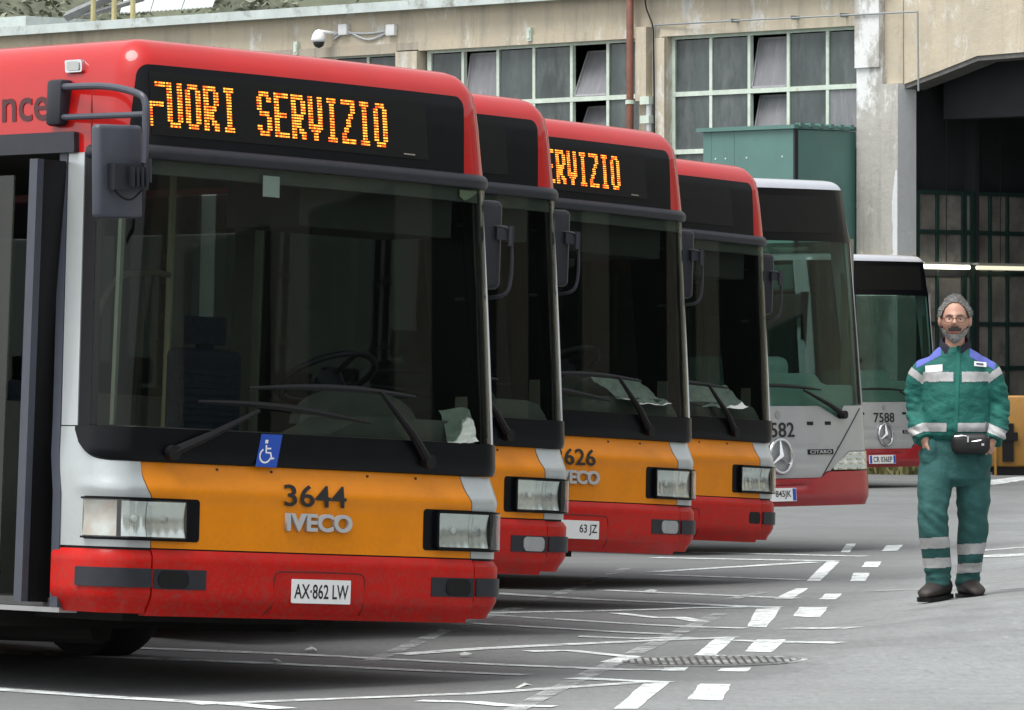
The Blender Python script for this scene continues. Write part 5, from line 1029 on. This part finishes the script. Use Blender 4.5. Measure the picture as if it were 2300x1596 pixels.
def build_man():
    root = empty('person', (mx, my, gz(mx, my)), (0, 0, radians(-5))); root.scale = (MS,) * 3
    tag(root, 'grey haired bearded man in green workwear with silver bands walking with hands in pockets', 'person')
    HY = -0.03                        # head slightly forward
    def hx(x, z): return 0
    # head
    V, Fc = ball((0, HY, 1.628), (0.079, 0.098, 0.127), 40)
    g = lambda x, z, x0, z0, sx, sz: exp(-((x - x0) / sx) ** 2 - ((z - z0) / sz) ** 2)
    out = []
    for x, y, z in V:
        f = max(0.0, -(y - HY)) / 0.098; f = min(1.0, f * 1.6)
        if z < 1.60: x *= 1 - 0.22 * (1.60 - z) / 0.10
        d = 0.027 * g(x, z, 0, 1.606, 0.014, 0.013) + 0.017 * g(x, z, 0, 1.628, 0.010, 0.022) + 0.007 * g(x, z, 0, 1.655, 0.05, 0.010) + 0.008 * g(x, z, 0, 1.604, 0.021, 0.008)
        d += -0.011 * (g(x, z, 0.032, 1.632, 0.017, 0.012) + g(x, z, -0.032, 1.632, 0.017, 0.012)) + 0.006 * (g(x, z, 0.042, 1.598, 0.018, 0.018) + g(x, z, -0.042, 1.598, 0.018, 0.018))
        d += 0.006 * g(x, z, 0, 1.568, 0.026, 0.006) + 0.006 * g(x, z, 0, 1.554, 0.022, 0.006) - 0.005 * g(x, z, 0, 1.561, 0.026, 0.003) + 0.010 * g(x, z, 0, 1.522, 0.03, 0.018)
        out.append((x, y - d * f, z))
    head = (out, Fc)
    ears = [ball((s * 0.087, HY + 0.005, 1.618), (0.013, 0.022, 0.034), 10) for s in (-1, 1)]
    neck = rings([(0, -0.005, 1.42, 0.062, 0.062), (0, -0.01, 1.50, 0.057, 0.060), (0, -0.015, 1.56, 0.055, 0.062)])
    torso = rings([(0, 0, 0.84, 0.145, 0.09), (0, 0, 1.0, 0.14, 0.09), (0, 0, 1.2, 0.15, 0.095), (0, 0, 1.36, 0.155, 0.085), (0, 0, 1.43, 0.11, 0.07), (0, 0, 1.47, 0.06, 0.06)])
    limbs = []
    A = {-1: [(-0.12, 0.0, 1.345), (-0.222, 0.01, 1.235), (-0.220, 0.015, 1.12), (-0.206, -0.060, 0.990), (-0.178, -0.100, 0.925)], 1: [(0.12, 0.0, 1.345), (0.230, 0.01, 1.235), (0.250, 0.015, 1.12), (0.246, -0.050, 0.988), (0.218, -0.090, 0.918)]}
    for s in (-1, 1): limbs.append(limb(A[s], [0.040, 0.040, 0.038, 0.030, 0.026], 14))
    LEG = {-1: [(-0.095, 0.0, 0.86), (-0.108, -0.05, 0.66), (-0.112, -0.12, 0.47), (-0.10, -0.10, 0.28), (-0.092, -0.08, 0.10)], 1: [(0.092, 0.01, 0.86), (0.096, 0.02, 0.66), (0.096, 0.04, 0.46), (0.082, 0.08, 0.28), (0.070, 0.10, 0.09)]}
    for s in (-1, 1): limbs.append(limb(LEG[s], [0.075, 0.065, 0.048, 0.044, 0.030], 14))
    hands = []
    for s in (-1, 1):
        w_ = Vector(A[s][-1]); inw = -s; dn = Vector((0.045 * inw, 0.02, -0.085))
        hands.append(limb([w_ + Vector((0, 0, 0.02)), w_ + dn * 0.45, w_ + dn], [0.024, 0.034, 0.030], 12))
        for k in range(4):
            b0 = w_ + dn + Vector(((k - 1.5) * 0.006 * inw, (k - 1.5) * 0.018, 0)); ln = (0.6, 0.7, 0.66, 0.5)[k]
            hands.append(limb([b0, b0 + dn * ln * 0.5, b0 + dn * ln + Vector((0, 0.01, 0))], [0.0095, 0.009, 0.0075], 8))
        t0 = w_ + dn * 0.3 + Vector((0, -0.024, 0)); hands.append(limb([t0, t0 + dn * 0.35 + Vector((0, -0.014, 0)), t0 + dn * 0.65 + Vector((0, -0.012, 0))], [0.013, 0.0115, 0.009], 8))
    feet = [limb([(-0.092, -0.08, 0.11), (-0.094, -0.10, 0.07), (-0.10, -0.15, 0.05)], [0.030, 0.028, 0.016], 10), limb([(0.072, 0.10, 0.10), (0.076, 0.07, 0.07), (0.082, 0.02, 0.05)], [0.030, 0.028, 0.016], 10)]
    body = evaluate(*merge(head, *ears, neck, torso, *limbs, *hands, *feet), 0.005, 0.3, 2)
    put('body', body, M_skin, root)
    # jacket
    tor = rings([(0.005, 0.0, 0.925, 0.165, 0.135), (0.005, 0.0, 0.955, 0.195, 0.155, 0.9), (0.005, 0, 1.0, 0.208, 0.165, 0.88), (0.005, 0, 1.10, 0.202, 0.158, 0.88), (0.005, 0, 1.22, 0.196, 0.145, 0.88), (0.005, 0, 1.31, 0.190, 0.128, 0.9), (0.004, 0, 1.365, 0.186, 0.112, 0.94), (0.003, 0.0, 1.412, 0.152, 0.100), (0.0, 0, 1.448, 0.105, 0.088), (0.0, -0.002, 1.468, 0.082, 0.08)], 36)
    slv = [limb([(s * 0.115, 0, 1.372), (s * 0.190, 0.004, 1.322)] + [(A[s][1][0] + s * 0.002, 0.01, 1.235)] + A[s][2:], [0.052, 0.068, 0.068, 0.068, 0.062, 0.054], 20) for s in (-1, 1)]
    jack = evaluate(*merge(tor, *slv), 0.0055, 0.5, 8)
    def wr(co, n_):
        x, y, z = co; arm = sstep(0.19, 0.225, abs(x))
        t = 0.013 * noise.noise(Vector((x * 9 + 3 * z, y * 9, z * 7))) + 0.003 * noise.noise(Vector((x * 20, y * 20, z * 16)))
        a_ = 0.015 * noise.noise(Vector((x * 10, y * 10, z * 34 + x * 12))) * (1 - sstep(1.18, 1.32, z)) + 0.004 * noise.noise(Vector((x * 14, y * 14, z * 16)))
        fold = 0.014 * noise.ridged_multi_fractal(Vector((x * 6 + z * 5, y * 4, z * 8 - x * 5)), 1.0, 2.0, 2, 0.9, 2.0) * (1 - sstep(1.1, 1.25, z)) * 0.5
        return t * (1 - arm) + a_ * arm + fold * (1 - arm)
    displace(jack, wr)
    J = put('jacket', jack, M_jack, root)
    def arm_side(x): return x < -0.187 or x > 0.196
    def chest(c, n_): return c.y < 0.02 and not arm_side(c.x) and 1.265 < c.z < 1.322 and not (-0.008 < c.x < 0.040 and c.y < 0)
    def hem(c, n_): return c.y < 0.02 and not arm_side(c.x) and 0.975 < c.z < 1.026 and not (-0.048 < c.x < 0.008 and c.y < 0) and n_.z < 0.5
    def arm_b(c, n_):
        if not arm_side(c.x): return False
        zc = 1.275 + (abs(c.x) - 0.187) * 0.75; return abs(c.z - zc) < 0.026
    def cuff(c, n_):
        if not arm_side(c.x + (0.02 if c.x > 0 else 0.0)) : return False
        zc = 0.998 - (abs(c.x) - 0.19) * 0.42; return abs(c.z - zc) < 0.027 and abs(n_.z) < 0.8
    for t in (chest, hem, arm_b, cuff):
        for sd in (-1, 1): put('reflective_band', sub_faces(jack, lambda c, n_: t(c, n_) and c.x * sd > 0.002, 0.002, 'band'), M_refl, J)
    put('shoulder_patch', sub_faces(jack, lambda c, n_: c.z > 1.418 - 0.52 * (-c.x - 0.08) and -0.225 < c.x < -0.08, 0.0015, 'patch'), M_purp, J)
    put('shoulder_patch', sub_faces(jack, lambda c, n_: c.z > 1.412 - 0.52 * (c.x - 0.08) and 0.085 < c.x < 0.235, 0.0015, 'patch'), M_purp, J)
    bv = BVHTree.FromPolygons([v.co for v in jack.vertices], [p.vertices for p in jack.polygons])
    def stick(poly_pts, off, n=8, mname='patch'):   # strip on the jacket front: list of (x, z) left/right pairs
        V = []
        for (xl, zl), (xr, zr) in poly_pts:
            for k in range(n + 1):
                x, z = xl + (xr - xl) * k / n, zl + (zr - zl) * k / n; h = bv.ray_cast(Vector((x, -1, z)), Vector((0, 1, 0)))[0]; y = h.y if h else -0.15
                V.append((x, y - off, z))
        m = n + 1; return mkmesh(mname, V, [(j * m + k, j * m + k + 1, (j + 1) * m + k + 1, (j + 1) * m + k) for j in range(len(poly_pts) - 1) for k in range(n)], True)
    put('placket', stick([((0.012 - 0.018 * t, 1.475 - 0.50 * t), (0.034 - 0.018 * t, 1.475 - 0.50 * t)) for t in [i / 24 for i in range(25)]], 0.004, 3), mat('jacket_placket', (0.007, 0.13, 0.10), 0.8), J)
    t1 = put('name_tag', stick([((-0.172, 1.358 - 0.040 * t), (-0.072, 1.366 - 0.040 * t)) for t in (0, 0.5, 1)], 0.004), M_white, J)
    t2 = put('logo_tag', stick([((0.112, 1.385 - 0.028 * t), (0.183, 1.378 - 0.028 * t)) for t in (0, 0.5, 1)], 0.005), M_white, J)
    put('tag_lettering', stick([((0.124, 1.375 - 0.009 * t), (0.166, 1.371 - 0.009 * t)) for t in (0, 1)], 0.0065), mat('tag_ink', (0.03, 0.04, 0.10), 0.6), t2)
    # collar, open at the throat
    V = []; n = 30
    for j, (z, r, t) in enumerate(((1.452, 0.099, 0), (1.49, 0.090, 0), (1.520, 0.082, 0), (1.523, 0.074, 0), (1.46, 0.072, 0))):
        for k in range(n + 1):
            q = -pi / 2 + 0.32 + (2 * pi - 0.64) * k / n; dr = 0.03 * exp(-min(k, n - k) / 2.5)
            V.append((r * cos(q), -0.006 + r * 0.98 * sin(q), z - dr * 1.6 - 0.018 * (1 if sin(q) < -0.3 else 0)))
    put('collar', mkmesh('collar', V, [(j * (n + 1) + k, j * (n + 1) + k + 1, (j + 1) * (n + 1) + k + 1, (j + 1) * (n + 1) + k) for j in range(4) for k in range(n)], True), M_navy, J)
    # trousers
    hip = rings([(0.005, 0, 0.985, 0.165, 0.115), (0.005, 0, 0.93, 0.185, 0.125, 0.95), (0.005, 0, 0.86, 0.215, 0.135, 0.9), (0.0, -0.005, 0.77, 0.212, 0.135, 0.88), (-0.002, -0.01, 0.70, 0.200, 0.125, 0.85), (-0.002, -0.01, 0.655, 0.17, 0.09, 0.85)], 36)
    lg = [limb([LEG[-1][0], (-0.118, -0.08, 0.66), (-0.124, -0.155, 0.47), (-0.112, -0.125, 0.30), (-0.100, -0.10, 0.175), (-0.096, -0.095, 0.085)], [0.112, 0.103, 0.086, 0.082, 0.078, 0.072], 24),
          limb([LEG[1][0], (0.104, 0.015, 0.66), (0.106, 0.03, 0.47), (0.094, 0.065, 0.30), (0.080, 0.085, 0.175), (0.074, 0.09, 0.065)], [0.112, 0.103, 0.088, 0.080, 0.074, 0.070], 24)]
    pk = [ball((-0.140, -0.078, 0.83), (0.062, 0.062, 0.115), 12), ball((0.158, -0.070, 0.825), (0.058, 0.058, 0.108), 12)]
    tro = evaluate(*merge(hip, *lg, *pk), 0.0055, 0.5, 5)
    def wt(co, n_):
        x, y, z = co
        a_ = 0.010 * noise.noise(Vector((x * 9, y * 9, z * 9 - 6 * abs(x)))) + 0.014 * noise.noise(Vector((x * 9, y * 9, z * 30))) * (1 - sstep(0.12, 0.24, z)) + 0.006 * noise.noise(Vector((x * 8, y * 8, z * 22 + x * 14))) * exp(-((z - 0.50) / 0.12) ** 2) * 1.8
        return a_ + 0.012 * noise.noise(Vector((x * 7 + z * 10, y * 5, z * 14 + x * 9))) * sstep(0.62, 0.72, z)
    displace(tro, wt)
    T = put('trousers', tro, M_trou, root)
    for (z0, z1) in ((0.300, 0.364), (0.185, 0.244)): put('reflective_band', sub_faces(tro, lambda c, n_: c.x < -0.003 and z0 < c.z - 0.05 * (c.x + 0.09) < z1, 0.002, 'band'), M_refl, T)
    for (z0, z1) in ((0.258, 0.320), (0.150, 0.206)): put('reflective_band', sub_faces(tro, lambda c, n_: c.x > -0.003 and z0 < c.z - 0.06 * (c.x - 0.08) < z1, 0.002, 'band'), M_refl, T)
    # shoes
    for s, (cx, cy, yaw, pitch) in ((-1, (-0.092, -0.085, -0.45, 0.05)), (1, (0.076, 0.095, 0.30, 0.0))):
        sec = [(0.105, 0.036, 0.09), (0.08, 0.052, 0.125), (0.03, 0.056, 0.14), (-0.02, 0.057, 0.135), (-0.07, 0.060, 0.112), (-0.12, 0.063, 0.092), (-0.165, 0.056, 0.078), (-0.195, 0.036, 0.062), (-0.207, 0.018, 0.045)]
        V = []; n = 16
        for y, w_, h in sec:
            for k in range(n): q = 2 * pi * k / n; V.append((w_ * cos(q), y, 0.022 + (h - 0.022) * (0.5 + 0.5 * sin(q)) if sin(q) > -0.7 else 0.022))
        Fs = [(i * n + k, i * n + (k + 1) % n, (i + 1) * n + (k + 1) % n, (i + 1) * n + k) for i in range(len(sec) - 1) for k in range(n)] + [tuple(range(n)), tuple((len(sec) - 1) * n + k for k in range(n))]
        sh = put('shoe', mkmesh('shoe', V, Fs, True), M_shoe, root, (cx, cy, 0.0), (pitch, 0, yaw))
        V = [(w_ * 1.06 * sg, y * 1.02, z) for z in (0.0, 0.024) for y, w_, h in sec for sg in (-1, 1)]; m = len(sec) * 2
        Fs = [(2 * i, 2 * i + 1, 2 * i + 3, 2 * i + 2) for i in range(len(sec) - 1)] + [(m + 2 * i, m + 2 * i + 1, m + 2 * i + 3, m + 2 * i + 2) for i in range(len(sec) - 1)] + [(2 * i + e, 2 * i + 2 + e, m + 2 * i + 2 + e, m + 2 * i + e) for i in range(len(sec) - 1) for e in (0, 1)] + [(0, 1, m + 1, m), (m - 2, m - 1, 2 * m - 1, 2 * m - 2)]
        put('sole', mkmesh('sole', V, Fs), M_rub, sh)
    # hair, beard, moustache, eyes, glasses
    hd = mkmesh('hd', out, Fc, True)
    nz_ = lambda c, a_, k: a_ * noise.noise(c * k)
    hair = sub_faces(hd, lambda c, n_: c.z > 1.727 - 0.030 * (abs(c.x) / 0.05) ** 2 * (c.y < HY) - (0.02 if c.y > HY - 0.05 else 0) or (c.y > HY - 0.022 and c.z > 1.642) or (c.y > HY + 0.03 and c.z > 1.545), 0.004, 'hair')
    displace(hair, lambda co, n_: (0.002 + 0.007 * max(sstep(1.722, 1.75, co.z), sstep(HY - 0.03, HY + 0.03, co.y)) + 0.010 * sstep(0.055, 0.078, abs(co.x)) * sstep(1.62, 1.66, co.z) * (1 - sstep(1.70, 1.74, co.z))) * (1 + 0.55 * noise.noise(co * 60) + 0.4 * noise.noise(co * 140))); put('hair', hair, M_hair, root)
    beard = sub_faces(hd, lambda c, n_: c.y < HY + 0.035 and ((c.z < 1.548 + 0.9 * max(0, abs(c.x) - 0.030) and not (abs(c.x) < 0.024 and c.z > 1.545)) or (abs(c.x) > 0.060 and c.z < 1.578 and c.y < HY + 0.01)), 0.002, 'beard')
    displace(beard, lambda co, n_: 0.005 + 0.004 * noise.noise(co * 80) + 0.006 * exp(-((co.x) / 0.03) ** 2) * (co.z < 1.53)); put('beard', beard, M_beard, root)
    def strands(src, count, ln, wd, sweep, seed):
        rnd = random.Random(seed); V, Fs = [], []; P = list(src.polygons)
        for _ in range(count):
            f = rnd.choice(P); c = f.center + Vector((rnd.uniform(-1, 1), rnd.uniform(-1, 1), rnd.uniform(-1, 1))) * 0.002
            d = (f.normal * rnd.uniform(0.15, 0.5) + sweep(c) + Vector((rnd.uniform(-1, 1), rnd.uniform(-1, 1), rnd.uniform(-1, 1))) * 0.45).normalized() * ln * rnd.uniform(0.5, 1.2)
            sd_ = d.cross(f.normal + Vector((0.01, 0.02, 0.03))).normalized() * wd; k = len(V)
            V += [c - sd_, c + sd_, c + d * 0.6 + f.normal * 0.002, c + d]; Fs += [(k, k + 1, k + 2), (k + 1, k + 3, k + 2)]
        r = bpy.data.meshes.new('strands'); r.from_pydata([tuple(v) for v in V], [], Fs); return r
    hs_ = put('hair_strands', strands(hair, 2600, 0.014, 0.0016, lambda c: Vector((0.5 * c.x / 0.08, 0.5, 0.35 if c.z > 1.72 else -0.3)), 3), mat('loose_grey_hair', (0.30, 0.30, 0.295), 0.6, col2=(0.06, 0.058, 0.055), scale=140), root); hs_['kind'] = 'stuff'
    bs_ = put('beard_strands', strands(beard, 1500, 0.010, 0.0012, lambda c: Vector((0, -0.2, -0.8)), 4), mat('loose_white_beard', (0.55, 0.55, 0.54), 0.7, col2=(0.20, 0.19, 0.18), scale=160), root); bs_['kind'] = 'stuff'
    must = sub_faces(hd, lambda c, n_: c.y < HY and abs(c.x) < 0.034 and 1.5665 - 0.25 * abs(c.x) < c.z < 1.589 - 0.25 * abs(c.x), 0.003, 'moustache')
    displace(must, lambda co, n_: 0.003 + 0.002 * noise.noise(co * 90)); put('moustache', must, M_must, root)
    lips = sub_faces(hd, lambda c, n_: c.y < HY and abs(c.x) < 0.022 and 1.548 < c.z < 1.566, 0.002, 'lips'); put('lips', lips, mat('lips', (0.42, 0.16, 0.13), 0.5), root)
    bh = BVHTree.FromPolygons([v.co for v in hd.vertices], [p.vertices for p in hd.polygons])
    for s in (-1, 1):
        y = bh.ray_cast(Vector((s * 0.032, -1, 1.630)), Vector((0, 1, 0)))[0].y
        e = put('eye', mkmesh('eye', *ball((s * 0.032, y + 0.006, 1.629), (0.013, 0.009, 0.0065), 8), True), mat('eye_white', (0.5, 0.47, 0.44), 0.3), root); put('iris', mkmesh('iris', *ball((s * 0.032, y - 0.001, 1.629), (0.0055, 0.003, 0.0055), 8), True), M_ink, e)
        br = put('eyebrow', mkmesh('eyebrow', *tube([(s * 0.014, bh.ray_cast(Vector((s * 0.014, -1, 1.650)), Vector((0, 1, 0)))[0].y - 0.001, 1.650), (s * 0.032, bh.ray_cast(Vector((s * 0.032, -1, 1.655)), Vector((0, 1, 0)))[0].y - 0.001, 1.655), (s * 0.052, bh.ray_cast(Vector((s * 0.052, -1, 1.648)), Vector((0, 1, 0)))[0].y, 1.648)], [0.004, 0.0045, 0.002], 6)), M_hair, root)
    gl = put('glasses', mkmesh('glasses', *merge(*[tube([(s * 0.035 + 0.026 * cos(q), HY - 0.106 + 0.25 * abs(s * 0.035 + 0.026 * cos(q)) ** 1.3, 1.627 + 0.018 * sin(q)) for q in [2 * pi * i / 24 for i in range(25)]], 0.0016, 5) for s in (-1, 1)], tube([(-0.010, HY - 0.108, 1.632), (0, HY - 0.112, 1.634), (0.010, HY - 0.108, 1.632)], 0.0016, 5), *[tube([(s * 0.060, HY - 0.098, 1.634), (s * 0.084, HY - 0.02, 1.636), (s * 0.088, HY + 0.02, 1.630)], 0.002, 5) for s in (-1, 1)])), mat('dark_wire_frame', (0.05, 0.04, 0.035), 0.4, metal=0.5), root)
    # waist bag
    bg_ = put('waist_bag', bevbox('bag', -0.02, 0.205, -0.215, -0.115, 0.845, 0.965, 0.04, 4), mat('black_nylon', (0.008, 0.008, 0.009), 0.6, var=0.3, scale=30), root)
    put('zip', mkmesh('zip', *merge(tube([(0.095, -0.212, 0.918), (0.15, -0.217, 0.925), (0.195, -0.19, 0.945)], 0.003, 5), tube([(0.0, -0.20, 0.948), (0.045, -0.214, 0.953), (0.07, -0.214, 0.95)], 0.003, 5))), M_chrome, bg_)
    put('buckle', mkmesh('buckle', *box(0.072, 0.082, -0.224, -0.214, 0.915, 0.95)), M_chrome, bg_); put('stud', mkmesh('stud', *box(0.155, 0.17, -0.222, -0.214, 0.895, 0.908)), M_chrome, bg_)
    put('waist_strap', mkmesh('strap', *rings([(0.005, 0, 0.93, 0.193, 0.136, 0.92), (0.005, 0, 0.965, 0.193, 0.136, 0.92)], 32)), M_navy, bg_)
build_man()
bpy.context.view_layer.update()
